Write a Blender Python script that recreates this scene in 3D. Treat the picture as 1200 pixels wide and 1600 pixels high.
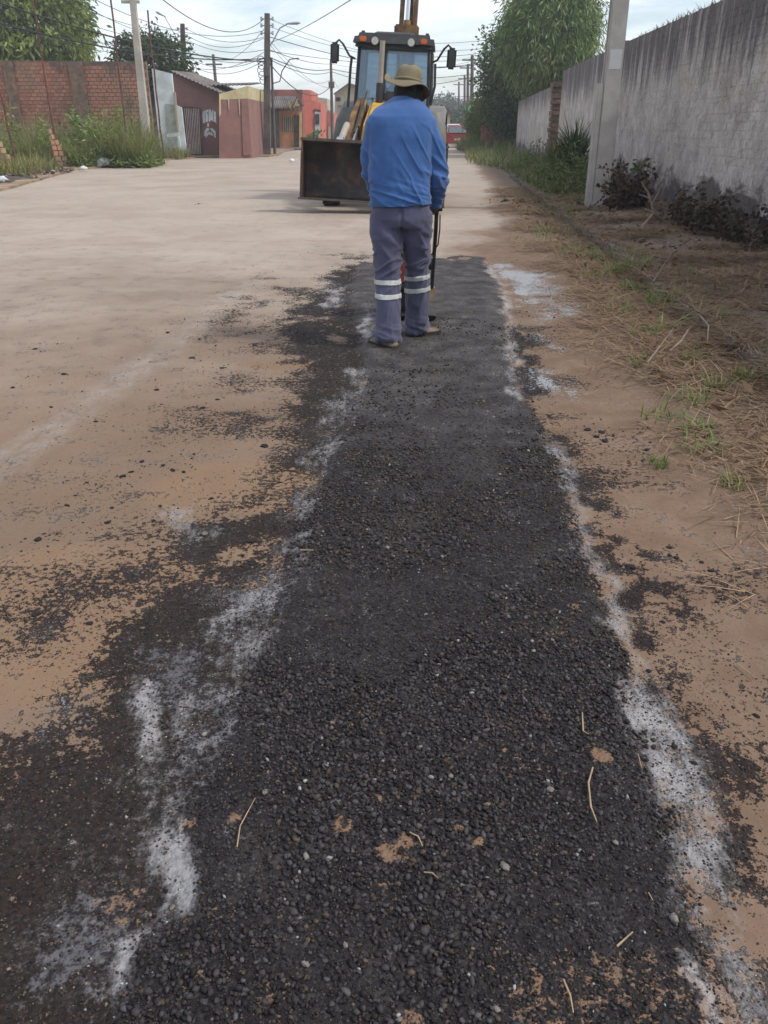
import bpy, bmesh, math, random
import numpy as np
from mathutils import Vector, Matrix

for o in list(bpy.data.objects):
    bpy.data.objects.remove(o)
random.seed(7)
rng = np.random.default_rng(11)
scene = bpy.context.scene
COL = scene.collection

# ------------------------------------------------------------------ camera
F_PX, Y_HOR, CAM_H = 1250.0, 200.0, 1.4
PITCH = math.atan((800 - Y_HOR) / F_PX)
CP, SP = math.cos(PITCH), math.sin(PITCH)
cam = bpy.data.cameras.new('camera')
cam.sensor_fit = 'VERTICAL'
cam.sensor_height = 24.0
cam.lens = 24.0 * F_PX / 1600.0
cam.clip_start = 0.05
cam.clip_end = 6000
camo = bpy.data.objects.new('camera', cam)
camo.location = (0, 0, CAM_H)
camo.rotation_euler = (math.pi / 2 - PITCH, 0, 0)
COL.objects.link(camo)
scene.camera = camo
scene.render.resolution_x, scene.render.resolution_y = 768, 1024

# ------------------------------------------------------------------ sky and sun
SUN_EL, SUN_AZ = math.radians(50), math.radians(103)     # azimuth clockwise from +Y (the view direction)
world = bpy.data.worlds.new('World')
scene.world = world
world.use_nodes = True
wn, wl = world.node_tree.nodes, world.node_tree.links
wn.clear()
sky = wn.new('ShaderNodeTexSky')
sky.sky_type = 'NISHITA'
sky.sun_disc = False
sky.sun_elevation = SUN_EL
sky.sun_rotation = SUN_AZ
sky.air_density = 1.0
sky.dust_density = 1.6
sky.ozone_density = 1.5
tc = wn.new('ShaderNodeTexCoord')
sep = wn.new('ShaderNodeSeparateXYZ')
wl.new(tc.outputs['Generated'], sep.inputs[0])
zadd = wn.new('ShaderNodeMath'); zadd.operation = 'ADD'; zadd.inputs[1].default_value = 0.10
zabs = wn.new('ShaderNodeMath'); zabs.operation = 'ABSOLUTE'
wl.new(sep.outputs['Z'], zabs.inputs[0]); wl.new(zabs.outputs[0], zadd.inputs[0])
dx = wn.new('ShaderNodeMath'); dx.operation = 'DIVIDE'
dy = wn.new('ShaderNodeMath'); dy.operation = 'DIVIDE'
wl.new(sep.outputs['X'], dx.inputs[0]); wl.new(zadd.outputs[0], dx.inputs[1])
wl.new(sep.outputs['Y'], dy.inputs[0]); wl.new(zadd.outputs[0], dy.inputs[1])
comb = wn.new('ShaderNodeCombineXYZ')
wl.new(dx.outputs[0], comb.inputs[0]); wl.new(dy.outputs[0], comb.inputs[1])
cn = wn.new('ShaderNodeTexNoise')
cn.inputs['Scale'].default_value = 0.62; cn.inputs['Detail'].default_value = 9
cn.inputs['Roughness'].default_value = 0.58; cn.inputs['Distortion'].default_value = 0.35
wl.new(comb.outputs[0], cn.inputs['Vector'])
cr = wn.new('ShaderNodeValToRGB')
cr.color_ramp.elements[0].position = 0.40; cr.color_ramp.elements[0].color = (0.15, 0.15, 0.15, 1)
cr.color_ramp.elements[1].position = 0.66; cr.color_ramp.elements[1].color = (0.95, 0.95, 0.95, 1)
wl.new(cn.outputs['Fac'], cr.inputs[0])
cmix = wn.new('ShaderNodeMixRGB')
cmix.inputs['Color2'].default_value = (7.6, 7.85, 8.1, 1)
wl.new(cr.outputs[0], cmix.inputs['Fac']); wl.new(sky.outputs[0], cmix.inputs['Color1'])
bg = wn.new('ShaderNodeBackground'); bg.inputs['Strength'].default_value = 0.15
wl.new(cmix.outputs[0], bg.inputs['Color'])
wo = wn.new('ShaderNodeOutputWorld'); wl.new(bg.outputs[0], wo.inputs['Surface'])

sun = bpy.data.lights.new('sun', 'SUN')
sun.energy = 2.1
sun.angle = math.radians(6.0)
sun.color = (1.0, 0.95, 0.87)
suno = bpy.data.objects.new('sun', sun)
COL.objects.link(suno)
_sd = Vector((math.sin(SUN_AZ) * math.cos(SUN_EL), math.cos(SUN_AZ) * math.cos(SUN_EL), math.sin(SUN_EL)))
suno.rotation_euler = _sd.to_track_quat('Z', 'Y').to_euler()
suno.location = _sd * 60

scene.render.engine = 'CYCLES'
scene.view_settings.view_transform = 'Standard'
scene.view_settings.look = 'None'
scene.view_settings.gamma = 1
scene.view_settings.use_curve_mapping = False
scene.view_settings.exposure = 0.30

# ------------------------------------------------------------------ pixel helpers (a photo pixel gives a direction; depth comes from the ground or wall)
def ray(x, y):
    b = (y - 800) / F_PX
    return (x - 600) / F_PX, CP - b * SP, -SP - b * CP
def G(x, y, z=0.0):
    a, b, d = ray(x, y); t = (z - CAM_H) / d
    return (a * t, b * t)
def at(x, y, Y):
    a, b, d = ray(x, y); t = Y / b
    return Vector((a * t, Y, CAM_H + d * t))
def GP(pts):
    return np.array([G(x, y) for x, y in pts])

# ------------------------------------------------------------------ numpy noise
def _hash(ix, iy, iz, seed):
    n = (ix * 374761393 + iy * 668265263 + iz * 2147483647 + seed * 974634777) & 0xffffffff
    n = ((n ^ (n >> 13)) * 1274126177) & 0xffffffff
    return ((n ^ (n >> 16)) & 0xffff) / 65535.0
def vnoise(x, y, z=None, seed=0):
    x = np.asarray(x, float); y = np.asarray(y, float)
    z = np.zeros_like(x) if z is None else np.asarray(z, float)
    ix, iy, iz = (np.floor(v).astype(np.int64) for v in (x, y, z))
    fx, fy, fz = x - ix, y - iy, z - iz
    fx, fy, fz = (v * v * (3 - 2 * v) for v in (fx, fy, fz))
    r = 0
    for a in (0, 1):
        for b in (0, 1):
            for c in (0, 1):
                w = (fx if a else 1 - fx) * (fy if b else 1 - fy) * (fz if c else 1 - fz)
                r = r + w * _hash(ix + a, iy + b, iz + c, seed)
    return r
def fbm(x, y, z=None, octaves=4, seed=0):
    x = np.asarray(x, float); y = np.asarray(y, float)
    t, a, s = 0, 0.5, 0
    for k in range(octaves):
        t = t + a * vnoise(x * 2 ** k, y * 2 ** k, None if z is None else np.asarray(z) * 2 ** k, seed + k)
        s += a; a *= 0.5
    return t / s
def sstep(a, b, x):
    t = np.clip((x - a) / (b - a), 0, 1)
    return t * t * (3 - 2 * t)
def sd_line(X, Y, pts):
    d = np.full(X.shape, 1e9)
    for (ax, ay), (bx, by) in zip(pts[:-1], pts[1:]):
        ex, ey = bx - ax, by - ay
        t = np.clip(((X - ax) * ex + (Y - ay) * ey) / (ex * ex + ey * ey + 1e-12), 0, 1)
        d = np.minimum(d, np.hypot(X - ax - t * ex, Y - ay - t * ey))
    return d
def sd_poly(X, Y, pts):
    d = sd_line(X, Y, np.vstack([pts, pts[:1]]))
    ins = np.zeros(X.shape, bool)
    n = len(pts)
    for i in range(n):
        ax, ay = pts[i]; bx, by = pts[(i + 1) % n]
        c = ((ay > Y) != (by > Y)) & (X < (bx - ax) * (Y - ay) / (by - ay + 1e-12) + ax)
        ins ^= c
    return np.where(ins, -d, d)

# ------------------------------------------------------------------ materials
MATS = {}
def new_mat(name):
    m = bpy.data.materials.new(name); m.use_nodes = True
    nt = m.node_tree; nt.nodes.clear()
    out = nt.nodes.new('ShaderNodeOutputMaterial')
    b = nt.nodes.new('ShaderNodeBsdfPrincipled')
    nt.links.new(b.outputs[0], out.inputs[0])
    MATS[name] = m
    return m, nt, b
class NB:
    """small helper round a node tree"""
    def __init__(s, nt): s.nt = nt; s.N = nt.nodes; s.L = nt.links
    def put(s, sock, v):
        if isinstance(v, bpy.types.NodeSocket): s.L.new(v, sock)
        elif v is not None:
            if sock.type == 'RGBA' and not hasattr(v, '__len__'): v = (v, v, v, 1)
            elif sock.type == 'RGBA' and len(v) == 3: v = (*v, 1)
            sock.default_value = v
    def pos(s): return s.N.new('ShaderNodeNewGeometry').outputs['Position']
    def objc(s): return s.N.new('ShaderNodeTexCoord').outputs['Object']
    def scale(s, vec, sc):
        n = s.N.new('ShaderNodeMapping'); s.put(n.inputs[0], vec); n.inputs['Scale'].default_value = sc; return n.outputs[0]
    def noise(s, vec, sc, det=4, rough=0.55, dist=0.0):
        n = s.N.new('ShaderNodeTexNoise'); s.put(n.inputs['Vector'], vec); n.inputs['Scale'].default_value = sc
        n.inputs['Detail'].default_value = det; n.inputs['Roughness'].default_value = rough; n.inputs['Distortion'].default_value = dist
        return n.outputs['Fac']
    def voro(s, vec, sc, out='Distance'):
        n = s.N.new('ShaderNodeTexVoronoi'); s.put(n.inputs['Vector'], vec); n.inputs['Scale'].default_value = sc
        return n.outputs[out]
    def math(s, op, a, b=None, clamp=False):
        n = s.N.new('ShaderNodeMath'); n.operation = op; n.use_clamp = clamp
        s.put(n.inputs[0], a); s.put(n.inputs[1], b); return n.outputs[0]
    def step(s, x, lo, hi, a=0.0, b=1.0):
        n = s.N.new('ShaderNodeMapRange'); n.interpolation_type = 'SMOOTHSTEP'
        s.put(n.inputs['Value'], x); n.inputs['From Min'].default_value = lo; n.inputs['From Max'].default_value = hi
        n.inputs['To Min'].default_value = a; n.inputs['To Max'].default_value = b
        return n.outputs[0]
    def mix(s, f, a, b, mode='MIX'):
        n = s.N.new('ShaderNodeMixRGB'); n.blend_type = mode
        s.put(n.inputs[0], f); s.put(n.inputs[1], a); s.put(n.inputs[2], b); return n.outputs[0]
    def attr(s, name):
        n = s.N.new('ShaderNodeAttribute'); n.attribute_name = name; return n
    def sepc(s, c):
        n = s.N.new('ShaderNodeSeparateColor'); s.put(n.inputs[0], c); return n.outputs
    def sepx(s, c):
        n = s.N.new('ShaderNodeSeparateXYZ'); s.put(n.inputs[0], c); return n.outputs
    def bump(s, hgt, strength, dist, b):
        n = s.N.new('ShaderNodeBump'); n.inputs['Strength'].default_value = strength; n.inputs['Distance'].default_value = dist
        s.put(n.inputs['Height'], hgt); s.L.new(n.outputs[0], b.inputs['Normal'])
def simple(name, col, rough=0.85, var=0.25, sc=6.0, bump=0.0, bd=0.01, metal=0.0, dirt=None, dsc=2.0, damt=0.6, world=False, spec=0.4):
    m, nt, b = new_mat(name); n = NB(nt)
    v = n.pos() if world else n.objc()
    f = n.noise(v, sc, 6, 0.6)
    c = n.mix(n.step(f, 0.3, 0.7), tuple(x * (1 - var) for x in col), tuple(min(1, x * (1 + var)) for x in col))
    if dirt:
        c = n.mix(n.math('MULTIPLY', n.step(n.noise(v, dsc, 7, 0.65, 0.3), 0.45, 0.65), damt), c, dirt)
    n.put(b.inputs['Base Color'], c)
    b.inputs['Roughness'].default_value = rough; b.inputs['Metallic'].default_value = metal
    b.inputs['Specular IOR Level'].default_value = spec
    if bump: n.bump(n.noise(v, sc * 6, 6, 0.65), bump, bd, b)
    return m
def attr_mat(name, rough=0.85, spec=0.3, transl=0.0, var=0.2, sc=40, bump=0.0):
    """colour per piece from the mesh's own colour attribute"""
    m, nt, b = new_mat(name); n = NB(nt)
    a = n.attr('Col').outputs['Color']
    f = n.noise(n.pos(), sc, 3)
    c = n.mix(f, n.mix(1.0, a, (1 - var,) * 3, 'MULTIPLY'), n.mix(1.0, a, (1 + var,) * 3, 'MULTIPLY'))
    n.put(b.inputs['Base Color'], c); b.inputs['Roughness'].default_value = rough; b.inputs['Specular IOR Level'].default_value = spec
    if bump: n.bump(n.noise(n.pos(), sc * 4, 4), bump, 0.002, b)
    if transl:
        t = nt.nodes.new('ShaderNodeBsdfTranslucent'); n.put(t.inputs[0], n.mix(1.0, c, (1.3, 1.35, 0.7), 'MULTIPLY'))
        mx = nt.nodes.new('ShaderNodeMixShader'); mx.inputs[0].default_value = transl
        nt.links.new(b.outputs[0], mx.inputs[1]); nt.links.new(t.outputs[0], mx.inputs[2])
        nt.links.new(mx.outputs[0], [x for x in nt.nodes if x.type == 'OUTPUT_MATERIAL'][0].inputs[0])
    return m
def M(n): return MATS[n]

# ------------------------------------------------------------------ mesh helpers
def tag(o, label=None, cat=None, group=None, kind=None):
    if label: o['label'] = label
    if cat: o['category'] = cat
    if group: o['group'] = group
    if kind: o['kind'] = kind
    return o
def empty(name, loc=(0, 0, 0), rz=0.0, label=None, cat=None, group=None):
    o = bpy.data.objects.new(name, None); COL.objects.link(o)
    o.empty_display_size = 0.1
    o.location = loc; o.rotation_euler = (0, 0, rz)
    return tag(o, label, cat, group)
def link(name, me, mat=None, parent=None, loc=None, rz=None):
    o = bpy.data.objects.new(name, me); COL.objects.link(o)
    if mat: 
        if not me.materials: me.materials.append(M(mat) if isinstance(mat, str) else mat)
    if parent: o.parent = parent
    if loc is not None: o.location = loc
    if rz is not None: o.rotation_euler = (0, 0, rz)
    return o
def np_mesh(name, V, faces, smooth=False, col=None):
    """V (n,3); faces (m,k) array of one size or list of lists"""
    me = bpy.data.meshes.new(name)
    V = np.asarray(V, np.float32)
    if isinstance(faces, np.ndarray):
        k = faces.shape[1]; nf = len(faces)
        me.vertices.add(len(V)); me.vertices.foreach_set('co', V.ravel())
        me.loops.add(nf * k); me.loops.foreach_set('vertex_index', faces.astype(np.int32).ravel())
        me.polygons.add(nf); me.polygons.foreach_set('loop_start', np.arange(0, nf * k, k, dtype=np.int32))
        me.polygons.foreach_set('loop_total', np.full(nf, k, np.int32))
        me.update(calc_edges=True)
    else:
        me.from_pydata(V.tolist(), [], faces); me.update()
    if smooth: me.polygons.foreach_set('use_smooth', np.ones(len(me.polygons), bool))
    if col is not None:
        a = me.color_attributes.new('Col', 'FLOAT_COLOR', 'POINT')
        c = np.ones((len(V), 4), np.float32); c[:, :3] = col
        a.data.foreach_set('color', c.ravel())
    me.validate()
    return me
class MB:
    """collects shapes into ONE mesh object"""
    def __init__(s): s.v = []; s.f = []
    def add(s, vs, fs):
        o = len(s.v); s.v += [tuple(map(float, v)) for v in vs]; s.f += [[i + o for i in f] for f in fs]; return s
    def box(s, c, d, rot=None, taper=1.0):
        x, y, z = (q / 2 for q in d)
        vs = [(-x, -y, -z), (x, -y, -z), (x, y, -z), (-x, y, -z), (-x * taper, -y * taper, z), (x * taper, -y * taper, z), (x * taper, y * taper, z), (-x * taper, y * taper, z)]
        if rot is not None:
            R = rot if isinstance(rot, Matrix) else Matrix.Rotation(rot, 3, 'Z')
            vs = [R @ Vector(v) for v in vs]
        vs = [(v[0] + c[0], v[1] + c[1], v[2] + c[2]) for v in vs]
        return s.add(vs, [[0, 3, 2, 1], [4, 5, 6, 7], [0, 1, 5, 4], [1, 2, 6, 5], [2, 3, 7, 6], [3, 0, 4, 7]])
    def hexa(s, lo, hi):
        """two quads of 4 corners each"""
        return s.add(list(lo) + list(hi), [[3, 2, 1, 0], [4, 5, 6, 7], [0, 1, 5, 4], [1, 2, 6, 5], [2, 3, 7, 6], [3, 0, 4, 7]])
    def tube(s, pts, rad, n=8, cap=True, flat=1.0):
        pts = [Vector(p) for p in pts]
        if not hasattr(rad, '__len__'): rad = [rad] * len(pts)
        rings = []; up = Vector((0, 0, 1)); prev = None
        for i, p in enumerate(pts):
            d = (pts[min(i + 1, len(pts) - 1)] - pts[max(i - 1, 0)])
            if d.length < 1e-9: d = Vector((0, 0, 1))
            d.normalize()
            if prev is None:
                a = d.cross(up if abs(d.z) < 0.95 else Vector((1, 0, 0))).normalized()
            else:
                a = (prev - d * prev.dot(d)).normalized()
            prev = a; b = d.cross(a)
            rings.append([p + (a * math.cos(t) + b * math.sin(t) * flat) * rad[i] for t in (2 * math.pi * k / n for k in range(n))])
        vs = [v for r in rings for v in r]; fs = []
        for i in range(len(rings) - 1):
            for k in range(n):
                k2 = (k + 1) % n
                fs.append([i * n + k, i * n + k2, (i + 1) * n + k2, (i + 1) * n + k])
        if cap:
            fs.append(list(range(n))[::-1]); fs.append([(len(rings) - 1) * n + k for k in range(n)])
        return s.add(vs, fs)
    def rings(s, R, n=20, power=2.0):
        """horizontal super-ellipse rings (cx, cy, z, a, b) from bottom to top, closed"""
        vs = []; fs = []
        for cx, cy, z, a, b in R:
            for k in range(n):
                t = 2 * math.pi * k / n; c, q = math.cos(t), math.sin(t)
                vs.append((cx + a * math.copysign(abs(c) ** (2 / power), c), cy + b * math.copysign(abs(q) ** (2 / power), q), z))
        for i in range(len(R) - 1):
            for k in range(n):
                k2 = (k + 1) % n
                fs.append([i * n + k, i * n + k2, (i + 1) * n + k2, (i + 1) * n + k])
        fs.append(list(range(n))[::-1]); fs.append([(len(R) - 1) * n + k for k in range(n)])
        return s.add(vs, fs)
    def prism(s, poly, p0, ux, uy, uz, depth):
        """2-d polygon on axes ux, uy extruded along uz"""
        p0, ux, uy, uz = map(Vector, (p0, ux, uy, uz)); n = len(poly)
        vs = [p0 + ux * a + uy * b for a, b in poly] + [p0 + ux * a + uy * b + uz * depth for a, b in poly]
        return s.add(vs, [list(range(n))[::-1], [n + i for i in range(n)]] + [[i, (i + 1) % n, n + (i + 1) % n, n + i] for i in range(n)])
    def cyl(s, c, axis, r, w, n=20):
        a = Vector(axis).normalized() * w / 2; c = Vector(c)
        return s.tube([c - a, c + a], r, n)
    def torus(s, c, axis, R, r, n=24, m=8, sq=1.0):
        ax = Vector(axis).normalized(); u = ax.orthogonal().normalized(); w = ax.cross(u); c = Vector(c); vs = []; fs = []
        for i in range(n):
            t = 2 * math.pi * i / n; e = u * math.cos(t) + w * math.sin(t)
            for j in range(m):
                q = 2 * math.pi * j / m
                vs.append(c + e * (R + r * math.cos(q)) + ax * r * sq * math.sin(q))
        for i in range(n):
            for j in range(m):
                fs.append([i * m + j, ((i + 1) % n) * m + j, ((i + 1) % n) * m + (j + 1) % m, i * m + (j + 1) % m])
        return s.add(vs, fs)
    def mesh(s, name, smooth=False, bevel=0.0):
        me = bpy.data.meshes.new(name); me.from_pydata(s.v, [], s.f); me.update()
        bm = bmesh.new(); bm.from_mesh(me); bmesh.ops.recalc_face_normals(bm, faces=bm.faces)
        if bevel:
            ed = [e for e in bm.edges if len(e.link_faces) == 2 and e.calc_face_angle(0) > 0.6]
            bmesh.ops.bevel(bm, geom=ed, offset=bevel, segments=2, affect='EDGES', clamp_overlap=True)
        bm.to_mesh(me); bm.free()
        if smooth:
            me.polygons.foreach_set('use_smooth', np.ones(len(me.polygons), bool))
            if smooth != 'all':
                me.set_sharp_from_angle(angle=math.radians(40))
        return me
    def build(s, name, mat, parent=None, smooth=False, bevel=0.0, loc=None, rz=None):
        return link(name, s.mesh(name, smooth, bevel), mat, parent, loc, rz)
def copy_tree(o, parent=None):
    c = o.copy(); COL.objects.link(c); c.parent = parent
    for ch in list(o.children): copy_tree(ch, c)
    return c
ICO_V = []; 
_t = (1 + 5 ** 0.5) / 2
ICO_V = np.array([(-1, _t, 0), (1, _t, 0), (-1, -_t, 0), (1, -_t, 0), (0, -1, _t), (0, 1, _t), (0, -1, -_t), (0, 1, -_t), (_t, 0, -1), (_t, 0, 1), (-_t, 0, -1), (-_t, 0, 1)]) / math.hypot(1, _t)
ICO_F = np.array([(0, 11, 5), (0, 5, 1), (0, 1, 7), (0, 7, 10), (0, 10, 11), (1, 5, 9), (5, 11, 4), (11, 10, 2), (10, 7, 6), (7, 1, 8), (3, 9, 4), (3, 4, 2), (3, 2, 6), (3, 6, 8), (3, 8, 9), (4, 9, 5), (2, 4, 11), (6, 2, 10), (8, 6, 7), (9, 8, 1)])
OCT_V = np.array([(1, 0, 0), (-1, 0, 0), (0, 1, 0), (0, -1, 0), (0, 0, 1), (0, 0, -1)], float)
OCT_F = np.array([(0, 2, 4), (2, 1, 4), (1, 3, 4), (3, 0, 4), (2, 0, 5), (1, 2, 5), (3, 1, 5), (0, 3, 5)])
def subdiv(V, F):
    V = [tuple(v) for v in V]; cache = {}; nf = []
    def mid(a, b):
        k = (min(a, b), max(a, b))
        if k not in cache:
            p = (np.array(V[a]) + np.array(V[b])) / 2; V.append(tuple(p / np.linalg.norm(p))); cache[k] = len(V) - 1
        return cache[k]
    for a, b, c in F:
        x, y, z = mid(a, b), mid(b, c), mid(c, a); nf += [(a, x, z), (b, y, x), (c, z, y), (x, y, z)]
    return np.array(V), np.array(nf)
ICO1_V, ICO1_F = subdiv(ICO_V, ICO_F)
ICO2_V, ICO2_F = subdiv(ICO1_V, ICO1_F)
def stones(name, P, size, col, TV, TF, jitter=0.22, flat=(0.45, 0.8), smooth=False, cut=0):
    """N small stones in one mesh; P (N,3) base points, size (N,) radii, col (N,3)"""
    N = len(P); nv = len(TV)
    S = np.stack([size * rng.uniform(0.8, 1.35, N), size * rng.uniform(0.7, 1.0, N), size * rng.uniform(*flat, N)], 1)
    a = rng.uniform(0, 2 * math.pi, N); ca, sa = np.cos(a), np.sin(a)
    V = TV[None] * (1 + rng.uniform(-jitter, jitter, (N, nv, 1))) * S[:, None, :]
    if cut:                                   # crushed stone: a few flat broken faces
        for _ in range(cut):
            d = rng.normal(size=(N, 1, 3)); d /= np.linalg.norm(d, axis=2, keepdims=True)
            dn = (V / S[:, None, :] * d).sum(2, keepdims=True); ex = np.maximum(0, dn - rng.uniform(.30, .75, (N, 1, 1)))
            V = V - ex * d * S[:, None, :]
    tl = rng.normal(0, 0.25, (N, 1))
    z = V[..., 2] + V[..., 0] * tl
    x = V[..., 0] * ca[:, None] - V[..., 1] * sa[:, None]
    y = V[..., 0] * sa[:, None] + V[..., 1] * ca[:, None]
    V = np.stack([x, y, z], -1) + P[:, None, :]
    Fc = (TF[None] + (np.arange(N) * nv)[:, None, None]).reshape(-1, 3)
    return np_mesh(name, V.reshape(-1, 3), Fc, smooth, np.repeat(col, nv, 0))
def blades(name, P, H, W, lean, col, tipcol=None, seg=3, droop=0.5, az=None):
    """grass blades / straws: one curved strip each"""
    N = len(P); az = rng.uniform(0, 2 * math.pi, N) if az is None else az
    dx, dy = np.cos(az), np.sin(az); px, py = -dy, dx
    vs, cs = [], []
    for k in range(seg + 1):
        t = k / seg
        out = lean * (t + droop * t * t) ; up = H * (t - droop * lean / np.maximum(H + lean, 1e-6) * t * t)
        w = W * (1 - t ** 1.5) + 0.0006
        c = np.stack([P[:, 0] + dx * out, P[:, 1] + dy * out, P[:, 2] + up], 1)
        o = np.stack([px * w, py * w, np.zeros(N)], 1)
        vs += [c - o, c + o]
        cc = col if tipcol is None else col * (1 - t) + tipcol * t
        cs += [cc, cc]
    n = 2 * (seg + 1)
    V = np.stack(vs, 1).reshape(-1, 3); C = np.stack(cs, 1).reshape(-1, 3)
    base = (np.arange(N) * n)[:, None, None]
    q = np.array([[2 * k, 2 * k + 1, 2 * k + 3, 2 * k + 2] for k in range(seg)])
    return np_mesh(name, V, (q[None] + base).reshape(-1, 4), False, C)
def leaf_quads(name, P, D, L, W, col, curl=0.15):
    """one diamond leaf per point; D directions"""
    N = len(P); D = D / (np.linalg.norm(D, axis=1, keepdims=True) + 1e-9)
    r = rng.normal(size=(N, 3)); S = np.cross(D, r); S /= np.linalg.norm(S, axis=1, keepdims=True) + 1e-9
    Nn = np.cross(D, S)
    L = np.broadcast_to(L, N)[:, None]; W = np.broadcast_to(W, N)[:, None]
    a = P; b = P + D * L * 0.45 + S * W; c = P + D * L - Nn * L * curl; d = P + D * L * 0.45 - S * W
    V = np.stack([a, b, c, d], 1).reshape(-1, 3)
    Fq = (np.arange(N) * 4)[:, None] + np.arange(4)[None]
    return np_mesh(name, V, Fq, False, np.repeat(col, 4, 0))
# ================================================================== the ground
def kerb_x(Y): return 2.0 + 0.072 * Y
def wall_x(Y): return 4.3 + 0.067 * Y
PATCH = GP([(558, 412), (640, 404), (752, 405), (772, 440), (785, 480), (797, 560), (815, 610), (840, 660), (872, 735), (893, 800), (915, 880), (945, 960), (972, 1040), (1010, 1140), (1040, 1240), (1070, 1340), (1090, 1420), (1118, 1520), (1150, 1640), (1210, 1800),
            (160, 1800), (190, 1620), (215, 1500), (262, 1380), (290, 1270), (330, 1160), (385, 1060), (420, 980), (442, 880), (470, 800), (515, 720), (550, 640), (575, 575), (560, 520), (545, 470)])
LEFTZ = GP([(560, 408), (520, 425), (490, 470), (440, 500), (455, 560), (480, 610), (450, 640), (470, 690), (440, 730), (420, 780), (350, 800), (250, 850), (290, 905), (240, 950), (200, 1000), (170, 1080), (60, 1160), (-60, 1220), (-200, 1500), (-200, 1800), (330, 1800), (420, 1200), (480, 1000), (530, 820), (590, 650), (640, 540)])
SPIKE = GP([(140, 968), (250, 915), (400, 880)])
RIGHTZ = GP([(795, 500), (830, 530), (862, 620), (895, 690), (945, 770), (985, 850), (1050, 880), (1080, 960), (1140, 1020), (1190, 1120), (1190, 1230), (1170, 1300), (1185, 1390), (1120, 1400), (1060, 1220), (960, 960), (905, 820), (850, 690), (800, 580)])
CHALK_L = [GP(p) for p in ([(560, 585), (535, 640), (505, 700), (480, 770), (465, 805)], [(450, 850), (432, 900), (405, 960), (380, 1020)], [(395, 930), (355, 1060), (310, 1140), (250, 1210)], [(365, 1090), (330, 1180), (290, 1260), (272, 1350), (275, 1430)], [(240, 1440), (200, 1500), (185, 1560)], [(520, 440), (530, 470), (515, 480)], [(280, 800), (300, 835), (330, 830)], [(430, 850), (470, 840)], [(575, 480), (570, 530)], [(215, 1080), (225, 1180), (300, 1150)])]
CHALK_R = [GP(p) for p in ([(757, 410), (785, 455), (795, 500), (803, 570), (806, 625)], [(855, 682), (878, 725), (898, 780), (905, 835)], [(905, 835), (925, 880), (955, 920), (965, 985), (985, 1030)], [(985, 1030), (1020, 1110), (1050, 1180), (1075, 1260)], [(1040, 1170), (1085, 1230), (1105, 1320), (1110, 1410)], [(1085, 1330), (1095, 1430)], [(1140, 1430), (1170, 1510), (1200, 1600)], [(1095, 1510), (1130, 1580), (1150, 1640)])]
WET = [GP(p) for p in ([(768, 412), (800, 412), (850, 428), (895, 465), (914, 492), (880, 498), (840, 505), (812, 480), (790, 450)], [(838, 572), (870, 575), (886, 600), (888, 626), (850, 620), (838, 600)], [(828, 512), (860, 522), (886, 545), (845, 530)])]
SMEAR = [GP(p) for p in ([(215, 1035), (250, 1010), (330, 1020), (320, 1060), (270, 1110), (225, 1085)], [(265, 1150), (340, 1090), (420, 1060), (440, 1110), (340, 1180), (300, 1240), (260, 1220)], [(330, 930), (420, 890), (440, 930), (370, 1000)], [(40, 1480), (150, 1380), (230, 1420), (160, 1560), (30, 1580)])]
SANDP = [(430, 570, .30, .12), (480, 640, .16, .10), (400, 760, .55, .28), (60, 1010, .38, .28), (120, 900, .5, .3), (330, 950, .16, .06), (345, 850, .12, .06), (20, 1300, .06, .07), (70, 1400, .05, .03), (10, 1560, .09, .06)]
CLODS = [(530, 1300, .024), (612, 1345, .034), (640, 1328, .028), (735, 1322, .018), (592, 1392, .014), (605, 1402, .012), (715, 1305, .016), (590, 1258, .012), (840, 1130, .055), (870, 1010, .05), (900, 960, .05), (985, 1010, .05), (1040, 1000, .04), (1000, 1590, .11), (1110, 1560, .09), (860, 1560, .09), (640, 1600, .03), (940, 1190, .03), (300, 1300, .03), (180, 1420, .05), (370, 1290, .02)]
TRACK = [GP(p) for p in ([(345, 478), (260, 545), (150, 625), (20, 715), (-120, 800)], [(460, 372), (490, 392)], [(340, 478), (400, 440)])]

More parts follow.
